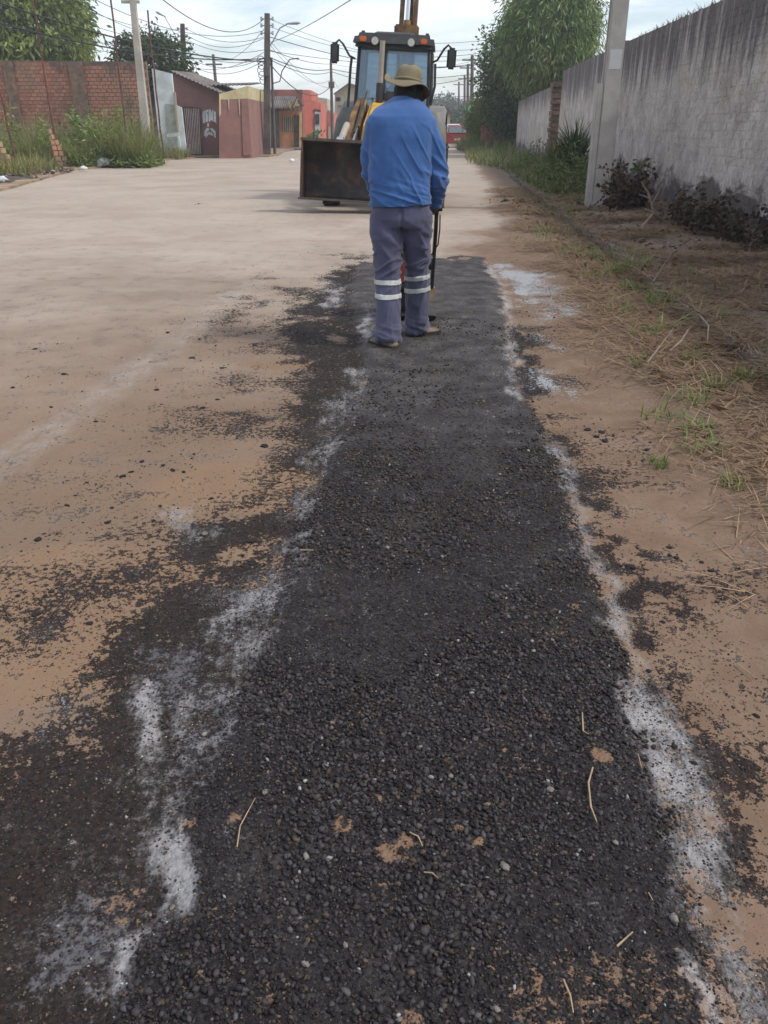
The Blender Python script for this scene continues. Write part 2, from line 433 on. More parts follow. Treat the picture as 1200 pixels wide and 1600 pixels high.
def fields(X, Y):
    X = np.asarray(X, float); Y = np.asarray(Y, float)
    n1 = fbm(X * 3.1, Y * 3.1, octaves=4, seed=3); n2 = fbm(X * 9, Y * 9, octaves=3, seed=9); n0 = fbm(X * .8, Y * .8, octaves=4, seed=5)
    wx, wy = (n2 - .5) * .10 + (n1 - .5) * .12, (fbm(X * 5, Y * 3, octaves=3, seed=21) - .5) * .25
    Xw, Yw = X + wx, Y + wy * np.clip(Y / 4, .2, 1.2)
    dp = sd_poly(X + wx * (.5 + .9 * sstep(4, 8, Y)), Y + wy * .3 + (n1 - .5) * 1.1 * sstep(7, 9.5, Y), PATCH)
    patch = sstep(.05, -.05, dp)
    dl = sd_poly(Xw, Yw, LEFTZ); dr = sd_poly(Xw, Yw, RIGHTZ)
    left = sstep(.24, -.22, dl) * (.46 + .72 * sstep(.32, .58, n1 * .55 + n2 * .45 + .03))
    left = np.clip(left * (1 + .9 * sstep(2.6, 1.5, Y)), 0, 1)
    left = np.maximum(left, sstep(.05, 0.0, sd_line(Xw, Yw, SPIKE)) * .55)
    spread = sstep(1.25, .0, dl) * .36 + sstep(.5, 0, dr) * .30 + sstep(1.0, 0, np.abs(dp)) * .12
    streak = fbm(X * 2.4, Y * 3.4, octaves=5, seed=31)
    spread = spread * sstep(.40, .66, streak * .6 + n1 * .4) * 1.5
    right = sstep(.10, -.09, dr) * (.14 + 1.1 * sstep(.40, .60, n1 * .4 + n2 * .6))
    bit = np.clip(np.maximum(np.maximum(patch, left), np.maximum(right, spread)), 0, 1)
    chalk = np.zeros_like(X)
    gate = .48 + .65 * sstep(.40, .60, fbm(X * 8.5, Y * 4.2, octaves=4, seed=151))
    gate_r = np.maximum(gate, .80)
    for c, w0, gt in [(c, w, gate) for c, w in zip(CHALK_L, (.038, .046, .042, .021, .017, .03, .035, .03, .022, .026))] + [(c, w, gate_r) for c, w in zip(CHALK_R, (.022, .022, .023, .029, .027, .018, .018, .015))]:
        w = w0 * 1.5 * (.25 + 1.5 * n1) * (1 + .10 * np.clip(Y - 2, 0, 8))
        chalk = np.maximum(chalk, gt * sstep(2.2, .0, sd_line(X + wx * .8, Y + wy * .35, c) / w) * (.42 + .85 * n2) * (.60 + .6 * sstep(.35, .6, fbm(X * 4.3, Y * 2.1, octaves=3, seed=133))))
    wet = np.zeros_like(X)
    for c in WET: wet = np.maximum(wet, sstep(.18, -.22, sd_poly(Xw, Yw * 1.0, c)) * (.45 + .9 * sstep(.25, .75, fbm(X * 7, Y * 2.2, octaves=4, seed=141))))
    smear = np.zeros_like(X)
    for c in SMEAR: smear = np.maximum(smear, sstep(.12, -.12, sd_poly(Xw, Yw, c)) * (.30 + .8 * n2))
    sand = sstep(.35, .7, n0) * .45
    for x, y, rx, ry in SANDP:
        cx, cy = G(x, y); q = ((Xw - cx) / rx) ** 2 + ((Yw - cy) / ry) ** 2
        sand = np.maximum(sand, sstep(1.4, .4, q))
    clod = np.zeros_like(X)
    for x, y, r in CLODS:
        cx, cy = G(x, y); q = np.hypot(X + wx * .5 - cx, (Y + wy * .12 - cy) * .9) / r
        clod = np.maximum(clod, sstep(1.15, .55, q + (n2 - .5) * .9) * (.62 if r < .036 else .36))
    track = np.zeros_like(X)
    for c in TRACK: track = np.maximum(track, sstep(.20, .03, sd_line(X + wx * .6, Y, c)) * (.25 + .75 * n1))
    xb = np.interp(Y, [0, 9, 10.5, 14, 20, 60], [.30, .95, 1.15, 2.0, 2.75, 5.9])     # right of the patch: bare sandy earth
    shoulder = sstep(-.35, .35, X + wx * 3 + (n0 - .5) * 1.2 - xb)
    litter = sstep(.55, -.2, (kerb_x(Y) - .62) - X + wx * 3 - .12 * np.clip(Y - 6, 0, 3) * 0)      # grass litter dirt by the kerb
    z = .022 * sstep(.06, -.10, dp) + .004 * (n2 - .5) * patch * 2 + .012 * (n1 - .5) * left + .010 * (n1 - .5) + .03 * (n0 - .5) * sstep(2, 6, Y)
    z = z + .004 * clod + .035 * litter + .03 * (n1 - .5) * litter
    return dict(patch=patch, bit=bit, chalk=np.clip(chalk, 0, 1), wet=np.clip(wet, 0, 1), smear=np.clip(smear, 0, 1), sand=np.clip(sand, 0, 1), clod=clod, track=track, shoulder=shoulder, litter=litter, z=z, left=left, right=right, spread=spread, n1=n1, n2=n2, dp=dp)

def add_attr(me, name, a, b, c, d):
    at_ = me.attributes.new(name, 'FLOAT_COLOR', 'POINT')
    at_.data.foreach_set('color', np.stack([a, b, c, d], -1).astype(np.float32).ravel())

# --- road material: dusty old asphalt, fresh bitumen, lime dust, sand -- told apart by the sheet's own attributes
def road_material():
    m, nt, b = new_mat('road'); n = NB(nt)
    p = n.pos()
    A = n.attr('m1'); a = n.sepc(A.outputs['Color']); sand = A.outputs['Alpha']
    B = n.attr('m2'); bb = n.sepc(B.outputs['Color']); litter = B.outputs['Alpha']
    C = n.attr('m3'); cc = n.sepc(C.outputs['Color'])
    bit, chalk, wet = a[0], a[1], a[2]
    patch, shoulder, track = bb[0], bb[1], bb[2]
    clod, smear = cc[0], cc[1]
    big = n.noise(p, .55, 6, .6); mid = n.noise(p, 5, 6, .62); fine = n.noise(p, 42, 5, .65); grit = n.noise(p, 170, 3, .6)
    cell = n.voro(p, 120); cellc = n.voro(p, 120, 'Color'); cell2 = n.voro(p, 55); cell2c = n.voro(p, 55, 'Color')
    st0 = n.noise(n.scale(p, (9, 5, 9)), 1.0, 6, .7)
    # old road
    far = n.step(n.math('ADD', n.sepx(p)[1], n.math('MULTIPLY', n.math('SUBTRACT', big, .5), 8)), 3.0, 12.0)  # near soil browner; far road lightened for glare, put into the colour
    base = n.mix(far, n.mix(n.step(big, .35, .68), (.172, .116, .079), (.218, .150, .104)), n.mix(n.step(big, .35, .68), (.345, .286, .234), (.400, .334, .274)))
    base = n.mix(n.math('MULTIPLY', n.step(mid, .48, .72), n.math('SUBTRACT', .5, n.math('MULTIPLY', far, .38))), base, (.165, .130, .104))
    base = n.mix(n.step(sand, .25, .95), base, n.mix(mid, (.178, .112, .070), (.250, .163, .104)))
    base = n.mix(shoulder, base, n.mix(n.step(mid, .3, .75), (.150, .097, .065), (.218, .146, .100)))
    base = n.mix(n.math('MULTIPLY', n.step(litter, .1, .9), .9), base, n.mix(n.step(fine, .35, .65), (.095, .062, .043), (.21, .145, .10)))
    base = n.mix(n.math('MULTIPLY', track, n.step(st0, .32, .74, .05, .68)), base, (.375, .35, .325))
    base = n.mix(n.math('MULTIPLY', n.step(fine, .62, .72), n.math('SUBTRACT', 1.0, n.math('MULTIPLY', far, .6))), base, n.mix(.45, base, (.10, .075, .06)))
    base = n.mix(n.math('MULTIPLY', n.step(grit, .58, .70), .55), base, (.085, .066, .052))
    # bitumen
    gcol = n.sepc(cellc)
    blk = n.mix(n.step(mid, .35, .7), (.0120, .0100, .0105), (.0215, .0178, .0180))
    blk = n.mix(n.math('MULTIPLY', n.step(gcol[0], .55, 1.0), .6), blk, (.052, .045, .046))
    brown = n.mix(gcol[1], (.016, .0108, .0088), (.040, .0255, .0185))
    blk = n.mix(n.math('MULTIPLY', n.math('SUBTRACT', 1.0, patch), n.step(fine, .36, .60, 0, .85)), blk, brown)
    blk = n.mix(n.math('MULTIPLY', patch, n.step(n.noise(p, 1.7, 5, .6, .5), .48, .72, 0, .40)), blk, (.080, .068, .062))
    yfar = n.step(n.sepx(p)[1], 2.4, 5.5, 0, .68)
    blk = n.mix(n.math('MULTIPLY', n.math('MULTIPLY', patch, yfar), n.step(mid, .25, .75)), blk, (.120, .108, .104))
    nb = n.math('ADD', n.math('MULTIPLY', fine, .55), n.math('ADD', n.math('MULTIPLY', grit, .25), n.math('MULTIPLY', mid, .35)))
    nb = n.math('SUBTRACT', nb, .575)
    fb = n.step(n.math('ADD', bit, n.math('MULTIPLY', nb, 5.0)), .40, .60)
    col = n.mix(fb, base, blk)
    # smears of wet bitumen, their grey sheen put into the colour
    fs = n.math('MULTIPLY', n.step(n.math('ADD', smear, n.math('MULTIPLY', nb, 4.0)), .25, .75), .72)
    col = n.mix(fs, col, n.mix(mid, (.095, .096, .108), (.160, .160, .172)))
    # sand clods
    fc = n.step(n.math('ADD', clod, n.math('MULTIPLY', nb, 4.5)), .42, .62)
    col = n.mix(fc, col, n.mix(fine, (.115, .066, .040), (.235, .145, .090)))
    # lime / white dust, dragged along the road
    st = n.noise(n.scale(p, (34, 9, 9)), 1.0, 6, .68)
    ch = n.step(n.math('ADD', chalk, n.math('ADD', n.math('MULTIPLY', n.math('SUBTRACT', st, .5), 1.5), n.math('MULTIPLY', nb, 2.2))), .12, 1.15, 0, .72)
    col = n.mix(ch, col, n.mix(fine, (.27, .258, .262), (.46, .447, .447)))
    # wet emulsion spill, sky reflection put into its grey-blue colour
    fw = n.step(n.math('ADD', wet, n.math('MULTIPLY', nb, 4.2)), .38, .72, 0, .85)
    col = n.mix(fw, col, n.mix(fine, (.23, .242, .258), (.36, .375, .395)))
    n.put(b.inputs['Base Color'], col)
    rg = n.mix(fb, .92, n.mix(patch, .92, .80))
    rg = n.mix(fw, rg, .5)
    n.put(b.inputs['Roughness'], n.sepc(rg)[0])
    b.inputs['Specular IOR Level'].default_value = .22
    hgt = n.math('ADD', n.math('MULTIPLY', n.math('MULTIPLY', fb, .9), n.math('SUBTRACT', 1.0, cell2)), n.math('ADD', n.math('MULTIPLY', fine, .55), n.math('MULTIPLY', n.math('MULTIPLY', fb, n.math('SUBTRACT', 1.0, cell)), .6)))
    hgt = n.math('MULTIPLY', hgt, n.math('SUBTRACT', 1.0, n.math('MULTIPLY', fw, .9)))
    n.bump(hgt, .9, .006, b)
    return m
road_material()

def build_road():
    ys = [.25]
    while ys[-1] < 300: ys.append(ys[-1] + .0065 + .0070 * ys[-1])
    ys = np.array(ys); nc = 360
    s = np.linspace(0, 1, nc)
    XL = np.maximum(-(2.6 + .56 * ys), -25); XL = np.where(ys > 47.5, np.maximum(XL, np.minimum(-25 + (ys - 47.5) * 9, -7.0 + .062 * (ys - 47.5))), XL)
    XR = kerb_x(ys) + .06
    X = XL[:, None] + (XR - XL)[:, None] * s[None]; Y = np.repeat(ys[:, None], nc, 1)
    f = fields(X.ravel(), Y.ravel())
    V = np.stack([X.ravel(), Y.ravel(), f['z']], 1)
    i = np.arange(len(ys) - 1)[:, None] * nc + np.arange(nc - 1)[None]
    Fq = np.stack([i, i + 1, i + nc + 1, i + nc], -1).reshape(-1, 4)
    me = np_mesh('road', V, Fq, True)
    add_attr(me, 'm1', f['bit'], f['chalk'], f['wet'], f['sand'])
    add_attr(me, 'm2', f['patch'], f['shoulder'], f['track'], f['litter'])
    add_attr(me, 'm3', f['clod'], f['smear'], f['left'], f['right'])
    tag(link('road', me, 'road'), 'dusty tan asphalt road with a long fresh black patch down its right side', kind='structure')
build_road()

# --- the far ground, reaching the horizon
simple('far_ground', (.20, .16, .10), .95, .3, .05, world=True, dirt=(.10, .13, .05), dsc=.03, damt=.8)
MB().add([(-640, -60, -.06), (640, -60, -.06), (640, 620, -.06), (-640, 620, -.06)], [[0, 1, 2, 3]]).build('ground', 'far_ground')['kind'] = 'structure'

# --- right verge between kerb and wall
def verge_z(X, Y):
    n1 = fbm(X * 2.2, Y * 2.2, octaves=4, seed=41); n2 = fbm(X * 8, Y * 8, octaves=3, seed=43)
    t = np.clip((X - kerb_x(Y)) / 2.3, 0, 1)
    return .075 + .05 * t + .10 * (n1 - .5) * sstep(0, .15, t) + .035 * (n2 - .5)
def verge_material():
    m, nt, b = new_mat('verge_soil'); n = NB(nt); p = n.pos()
    mid = n.noise(p, 1.6, 6, .6); fine = n.noise(p, 22, 6, .65); dk = n.noise(p, .7, 5, .6, .4)
    c = n.mix(n.step(fine, .35, .68), (.105, .076, .058), (.24, .178, .130))
    c = n.mix(n.step(mid, .45, .65), c, n.mix(fine, (.155, .11, .078), (.31, .23, .162)))
    c = n.mix(n.step(dk, .55, .68, 0, .8), c, (.030, .024, .022))
    n.put(b.inputs['Base Color'], c); b.inputs['Roughness'].default_value = .95
    n.bump(n.math('ADD', fine, n.noise(p, 70, 4)), 1.0, .02, b)
verge_material()
def build_verge():
    ys = [0.3]
    while ys[-1] < 70: ys.append(ys[-1] + .03 + .012 * ys[-1])
    ys = np.array(ys); nc = 70; s = np.linspace(0, 1, nc)
    X = (kerb_x(ys) + .07)[:, None] + (wall_x(ys) + .1 - kerb_x(ys) - .07)[:, None] * s[None]; Y = np.repeat(ys[:, None], nc, 1)
    V = np.stack([X.ravel(), Y.ravel(), verge_z(X.ravel(), Y.ravel())], 1)
    i = np.arange(len(ys) - 1)[:, None] * nc + np.arange(nc - 1)[None]
    me = np_mesh('verge', V, np.stack([i, i + 1, i + nc + 1, i + nc], -1).reshape(-1, 4), True)
    tag(link('verge', me, 'verge_soil'), 'dark littered earth verge between the kerb and the whitewashed wall', kind='structure')
build_verge()
# --- kerb: separate old concrete stones, sunken and soiled
simple('kerb_concrete', (.115, .095, .080), .95, .35, 7, bump=.6, bd=.01, dirt=(.035, .028, .022), dsc=3, damt=.85)
def build_kerb():
    root = empty('kerb', (0, 0, 0)); tag(root, 'sunken soil-covered concrete kerb along the right verge', kind='structure')
    y = 1.2; k = 0
    while y < 26:
        L = random.uniform(.75, 1.0)
        mb = MB().box((0, 0, 0), (.11, L - random.uniform(.015, .05), .22))
        o = mb.build('kerb_stone', 'kerb_concrete', root, bevel=.018)
        ym = y + L / 2
        o.location = (kerb_x(ym) + random.uniform(-.02, .02), ym, .025 + random.uniform(-.035, .012)); o.rotation_euler = (random.uniform(-.02, .02), random.uniform(-.12, .12), -.072 + random.uniform(-.02, .02))
        y += L; k += 1
build_kerb()
# --- left verge and yards beyond the corner
simple('dirt', (.27, .19, .125), .95, .3, 1.5, bump=.5, bd=.03, world=True, dirt=(.16, .13, .08), dsc=.8, damt=.6)
def build_left():
    p = [(-9.0, 18.5), (-9.6, 22.5), (-10.6, 28), (-11.2, 31.5), (-10.9, 36), (-10.3, 42), (-9.6, 45.3), (-7.9, 46.9), (-6.2, 47.3), (-5.9, 49), (-6.4, 56), (-6.2, 75), (-4.8, 110), (0.5, 220), (-60, 220), (-60, 12), (-14, 12)]
    mb = MB(); n = len(p)
    mb.prism(p, (0, 0, -.1), (1, 0, 0), (0, 1, 0), (0, 0, 1), .16)
    tag(mb.build('left_verge', 'dirt'), 'bare dirt pavement along the left side of the street', kind='structure')
build_left()
# ================================================================== loose stone, asphalt crumbs, litter
attr_mat('aggregate', .66, .24, var=.25, sc=90, bump=.5)
attr_mat('crumb', .75, .3, var=.25, sc=120)
attr_mat('straw', .85, .2, transl=.15, var=.2, sc=15)
attr_mat('leaf', .55, .4, transl=.28, var=.15, sc=9)

def scatter(n, y0, y1, half=None):
    """random ground points with equal density per square metre inside the view wedge"""
    Y = np.sqrt(rng.uniform(y0 ** 2, y1 ** 2, n)) if half is None else rng.uniform(y0, y1, n)
    X = rng.uniform(-1, 1, n) * (.30 + .62 * Y) if half is None else rng.uniform(half[0], half[1], n)
    return X, Y
def stone_cols(N, brown=.16, pale=.007):
    v = .010 + .048 * rng.random(N) ** 2.0
    c = np.stack([v * 1.05, v * .90, v * .94], 1)
    c += (rng.random(N) < .18)[:, None] * rng.uniform(.005, .045, (N, 1))
    br = rng.random(N) < brown
    c[br] = np.stack([rng.uniform(.03, .085, br.sum())] * 3, 1) * np.array([1, .72, .52])
    pa = rng.random(N) < pale
    c[pa] = rng.uniform(.12, .32, (pa.sum(), 1)) * np.array([1, .95, .90])
    return c
def build_gravel():
    # coarse aggregate of the fresh patch
    out = []
    for (n, y0, y1, r0, r1) in [(80000, .55, 2.0, .0018, .0062), (60000, 2.0, 3.6, .0026, .0068), (30000, 3.6, 6.5, .004, .008)]:
        X, Y = scatter(n, y0, y1)
        f = fields(X, Y)
        coarse = sstep(.42, .62, fbm(X * 2.3 + 7, Y * 2.3, octaves=3, seed=77))
        gx, gy = G(720, 1290); coarse = np.maximum(coarse, .95 * np.exp(-(((X - gx) / .34) ** 2 + ((Y - gy) / .20) ** 2)))
        keep = (rng.random(n) < (.80 + .20 * coarse)) & (f['dp'] < -.0 + .02 * rng.random(n)) & (f['clod'] < .5) & (f['chalk'] < .30 + .7 * rng.random(n) ** 3)
        keep &= rng.random(n) > sstep(2.8, 6.3, Y) * .75
        X, Y, c, z, sh = X[keep], Y[keep], coarse[keep], f['z'][keep], f['shoulder'][keep]
        r = r0 + (r1 - r0) * 1.15 * rng.random(len(X)) ** 3.2
        r = r * (.85 + .60 * c)
        P = np.stack([X, Y, z + r * .30], 1)
        out.append((P, r, stone_cols(len(X), .10 + .2 * (y0 > 1))))
    P = np.concatenate([o[0] for o in out]); r = np.concatenate([o[1] for o in out]); c = np.concatenate([o[2] for o in out])
    sm = r < .0042
    o2 = tag(link('asphalt_grit', stones('asphalt_grit', P[sm], r[sm], c[sm], OCT_V, OCT_F, .35, (.5, .9)), 'aggregate'), 'fine black grit between the coarser stones of the fresh asphalt patch', 'gravel', kind='stuff')
    P, r, c = P[~sm], r[~sm], c[~sm]
    me = stones('asphalt_aggregate', P, r, c, ICO_V, ICO_F, .25, (.5, .95), cut=4)
    tag(link('asphalt_aggregate', me, 'aggregate'), 'coarse black stone aggregate covering the fresh asphalt patch', 'gravel', kind='stuff')
    # fine black crumbs strewn to both sides
    out = []
    for (n, y0, y1, r0, r1) in [(46000, .6, 2.4, .0016, .0046), (38000, 2.4, 5.5, .0025, .006), (22000, 5.5, 11, .004, .010)]:
        X, Y = scatter(n, y0, y1)
        f = fields(X, Y)
        d = np.clip(np.maximum(f['left'] * .9, np.maximum(f['right'] * 1.1, f['spread'] * 1.0)) , 0, 1)
        keep = (rng.random(n) < d) & (f['dp'] > .0) & (X < kerb_x(Y) - .1)
        X, Y, z = X[keep], Y[keep], f['z'][keep]
        r = r0 + (r1 - r0) * rng.random(len(X)) ** 2.5
        c = stone_cols(len(X), .28, .008)
        ta = rng.random(len(X)) < .06
        c[ta] = rng.uniform(.12, .26, (ta.sum(), 1)) * np.array([1, .72, .48])
        out.append((np.stack([X, Y, z + r * .3], 1), r, c))
    P = np.concatenate([o[0] for o in out]); r = np.concatenate([o[1] for o in out]); c = np.concatenate([o[2] for o in out])
    n = 60000; X, Y = scatter(n, .6, 4.5); f = fields(X, Y); k = rng.random(n) < f['chalk'] ** 1.5 * .55; X, Y, z = X[k], Y[k], f['z'][k]
    rc = (.0009 + .0026 * rng.random(len(X)) ** 3) * (1 + Y * .12)
    P = np.concatenate([P, np.stack([X, Y, z + rc * .3], 1)]); r = np.concatenate([r, rc]); c = np.concatenate([c, rng.uniform(.16, .48, (len(X), 1)) * np.array([1, .97, .95])])
    me = stones('asphalt_crumbs', P, r, c, OCT_V, OCT_F, .3, (.5, .9))
    tag(link('asphalt_crumbs', me, 'crumb'), 'fine black asphalt crumbs strewn over the sand beside the patch', 'crumbs', kind='stuff')
build_gravel()

# --- single lumps of asphalt lying on the sand and the old road
simple('asphalt_lump', (.020, .018, .018), .8, .5, 60, bump=.8, bd=.006)
def lump_mesh(seed, name='asphalt_lump'):
    q = ICO2_V.copy()
    d = fbm(q[:, 0] * 2.3 + seed * 7, q[:, 1] * 2.3, q[:, 2] * 2.3, 3, seed)
    e = vnoise(q[:, 0] * 6 + seed, q[:, 1] * 6, q[:, 2] * 6, seed + 3)
    q = q * (.42 + .9 * d + .42 * e)[:, None]
    q[:, 2] = np.maximum(q[:, 2] * .72, -.25)
    return np_mesh(name, q, ICO2_F, False)
def ground_z(x, y):
    return float(fields(np.array([x]), np.array([y]))['z'][0])
LUMPS = []
def build_lumps():
    ms = [lump_mesh(k) for k in range(5)]
    for m_ in ms: m_.materials.append(M('asphalt_lump'))
    big = [(985, 886, .019), (945, 690, .026), (932, 683, .022), (918, 672, .018), (958, 682, .014), (940, 676, .02), (1010, 706, .014), (1046, 856, .012), (1046, 868, .011), (1057, 872, .013), (1096, 881, .011), (1111, 894, .012), (1133, 921, .011), (1168, 918, .010), (1092, 910, .010), (1036, 972, .011), (791, 317, .085), (800, 302, .03)]
    left = [(140, 975, .016), (57, 961, .015), (60, 843, .018), (28, 932, .010), (80, 925, .011), (70, 933, .012), (413, 698, .022), (317, 638, .02), (340, 625, .016), (222, 722, .020), (205, 738, .018), (192, 745, .018), (150, 660, .017), (136, 755, .013), (240, 815, .013), (175, 794, .014), (270, 735, .016), (287, 738, .016), (255, 728, .015), (330, 780, .014), (105, 790, .012), (118, 775, .010), (55, 545, .02), (20, 606, .018), (300, 560, .018), (262, 520, .02), (347, 575, .018), (398, 540, .02), (245, 610, .018), (80, 637, .016), (310, 318, .03), (168, 817, .013), (430, 822, .016), (455, 815, .014), (395, 845, .016), (100, 585, .018)]
    done = []
    for i in range(70):
        x, y = (random.uniform(10, 480), random.uniform(480, 930)) if i % 3 else (random.uniform(900, 1190), random.uniform(800, 1290))
        X, Y = G(x, y); f = fields(np.array([X]), np.array([Y]))
        if f['dp'][0] < .05 or X > kerb_x(Y) - .55 or random.random() > .25 + f['spread'][0] * 2 + f['right'][0]: continue
        (left if i % 3 else big).append((x, y, random.uniform(.006, .012)))
    for lst, lab, grp in ((big, 'small black asphalt lump lying on bare sand right of the fresh patch', 'asphalt lumps right of the patch'), (left, 'small black asphalt lump lying on the dusty road left of the patch', 'asphalt lumps left of the patch')):
        for x, y, r in lst:
            X, Y = G(x, y)
            o = bpy.data.objects.new('asphalt_lump', random.choice(ms)); COL.objects.link(o)
            LUMPS.append((X, Y, r)); o.location = (X, Y, ground_z(X, Y) + r * .12); q_ = random.uniform(.5, .85); o.scale = (r * q_ * random.uniform(.9, 1.5), r * q_ * random.uniform(.7, 1.1), r * q_ * random.uniform(.5, .8))
            o.rotation_euler = (0, 0, random.uniform(0, 6.28))
            tag(o, lab, 'asphalt lump', grp)
build_lumps()
def lump_crumbs():
    P, R = [], []
    for X, Y, r in LUMPS:
        for k in range(random.randint(4, 26)):
            s_ = r * random.uniform(2, 9); x, y = X + random.gauss(0, s_), Y + random.gauss(0, s_ * .8)
            P.append((x, y)); R.append(r * random.uniform(.08, .34))
    P, R = np.array(P), np.array(R); f = fields(P[:, 0], P[:, 1])
    me = stones('lump_crumbs', np.column_stack([P, f['z'] + R * .3]), R, stone_cols(len(R), .1, 0), OCT_V, OCT_F, .35, (.5, .9))
    tag(link('lump_crumbs', me, 'crumb'), 'small black asphalt crumbs scattered around the larger lumps', 'crumbs', kind='stuff')
lump_crumbs()
# --- pale pebbles
simple('pebble', (.16, .138, .122), .8, .5, 60, bump=.3, bd=.003, world=True)
def build_pebbles():
    ms = [lump_mesh(20 + k, 'pebble') for k in range(4)]
    for m_ in ms: m_.materials.append(M('pebble'))
    pts = [(788, 1368, .011), (714, 886, .007), (862, 1010, .007), (876, 975, .012), (832, 1028, .008), (545, 1530, .008), (478, 1520, .008), (640, 1310, .006), (1050, 1448, .012), (915, 1432, .008), (960, 1330, .007), (865, 1365, .010), (704, 1224, .007), (637, 1218, .007), (775, 1590, .007), (780, 1210, .009), (858, 1245, .009), (570, 1170, .006), (320, 1150, .008), (640, 1410, .005), (655, 1432, .005), (988, 1300, .008), (820, 1090, .006), (900, 1375, .008), (520, 1140, .006), (300, 835, .016), (320, 836, .016), (350, 1430, .006), (300, 1440, .006), (215, 1575, .008), (270, 1425, .006), (320, 1528, .007), (540, 1490, .006), (735, 1310, .006), (665, 970, .006), (690, 820, .007), (780, 750, .008), (620, 1480, .005), (415, 1250, .008), (495, 760, .010)]
    for x, y, r in pts[::2]:
        X, Y = G(x, y); r *= .85
        o = bpy.data.objects.new('pebble', random.choice(ms)); COL.objects.link(o)
        o.location = (X, Y, ground_z(X, Y) + r * .5); o.scale = (r * random.uniform(.8, 1.2), r * random.uniform(.75, 1), r * random.uniform(.65, .95))
        o.rotation_euler = (0, 0, random.uniform(0, 6.28))
        tag(o, 'pale grey pebble lying among the dark stones of the asphalt patch', 'pebble', 'pale pebbles on the patch')
build_pebbles()
# --- straws and twigs lying on the patch
simple('dry_stalk', (.34, .245, .15), .85, .25, 20)
def build_stalks():
    L = [([(908, 1128), (909, 1158), (918, 1162)], .0017, 'bent pale straw on the black patch, shaped like an L'),
         ([(924, 1214), (917, 1240), (921, 1275), (930, 1302)], .0021, 'longest pale curved twig on the black patch'),
         ([(372, 1338), (377, 1308), (400, 1262)], .0014, 'thin straw among brown soil on the left of the patch'),
         ([(961, 1495), (985, 1474)], .0022, 'short thick straight straw near the bottom right of the patch'),
         ([(878, 1548), (888, 1575), (893, 1600)], .0018, 'pale straw on brown soil at the bottom edge of the picture'),
         ([(995, 1190), (1000, 1214)], .0012, 'tiny straight straw right of the longest twig'),
         ([(662, 1378), (675, 1382), (684, 1388)], .0014, 'small curled straw beside the soil clod in the middle of the patch'),
         ([(640, 1318), (653, 1326), (660, 1338)], .0014, 'thin straw sticking out of the tan soil clod'),
         ([(470, 868), (490, 872)], .003, 'short tan straw on the far left part of the patch'),
         ([(1150, 1040), (1180, 1065)], .002, 'pale straight straw on black crumbs by the right edge'),
         ([(1010, 1412), (1016, 1426)], .0012, 'tiny tan straw near the white streak at the lower right')]
    for pts, r, lab in L:
        w = []
        for i, (x, y) in enumerate(pts):
            X, Y = G(x, y); w.append((X, Y, ground_z(X, Y) + .008 + .004 * (i % 2)))
        tag(MB().tube(w, [r] * (len(w) - 1) + [r * .6], 6).build('dry_stalk', 'dry_stalk', smooth=True), lab, 'straw')
build_stalks()

# ------------------------------------------------------------------ verge litter, grass
def cols(N, a, b):
    t = rng.random((N, 1)); return np.array(a) * (1 - t) + np.array(b) * t
def build_litter():
    n = 150000
    Y = 1.6 + (rng.random(n) ** 1.5) * 20
    X = kerb_x(Y) - 1.15 + rng.random(n) * 3.2
    cl = fbm(X * 1.7, Y * 1.2, octaves=4, seed=61)
    k = (rng.random(n) < sstep(.32, .58, cl)) & (X > kerb_x(Y) - np.interp(Y, [2, 4, 7], [.22, .35, .48]) - .70 * rng.random(n) ** 1.4 * (1 + .5 * (cl - .5))) & (rng.random(n) < np.interp(Y, [2, 3.5, 5], [.35, .75, 1])) & (X < wall_x(Y) - .15)
    X, Y = X[k], Y[k]
    kd = X - kerb_x(Y)
    z = np.where(kd > .07, verge_z(X, Y), np.where(kd > -.07, .11, fields(X, Y)['z']))
    N = len(X)
    Ln = rng.uniform(.04, .26, N) * np.interp(Y, [2, 6], [.6, 1])
    P = np.stack([X, Y, z + rng.uniform(.0, .03, N)], 1)
    c = cols(N, (.11, .066, .042), (.38, .265, .17))
    me = blades('dry_grass_litter', P, Ln * rng.uniform(0, .28, N), rng.uniform(.0009, .0026, N) * (.8 + Y * .10), Ln, c, seg=2, droop=.35)
    tag(link('dry_grass_litter', me, 'straw'), 'cut dry grass and straw strewn along the kerb and verge', 'dry grass', kind='stuff')
    # fallen brown leaves
    n = 2200; Y = 2 + rng.random(n) ** 1.4 * 16; X = kerb_x(Y) - .7 + rng.random(n) * 2.6
    kd = X - kerb_x(Y); z = np.where(kd > .07, verge_z(X, Y), np.where(kd > -.07, .11, fields(X, Y)['z']))
    D = rng.normal(size=(n, 3)); D[:, 2] *= .25
    me = leaf_quads('fallen_leaves', np.stack([X, Y, z + .025], 1), D, rng.uniform(.05, .13, n), rng.uniform(.010, .026, n), cols(n, (.09, .05, .03), (.26, .17, .11)), .3)
    tag(link('fallen_leaves', me, 'straw'), 'fallen dry brown leaves on the verge', 'leaves', kind='stuff')
build_litter()
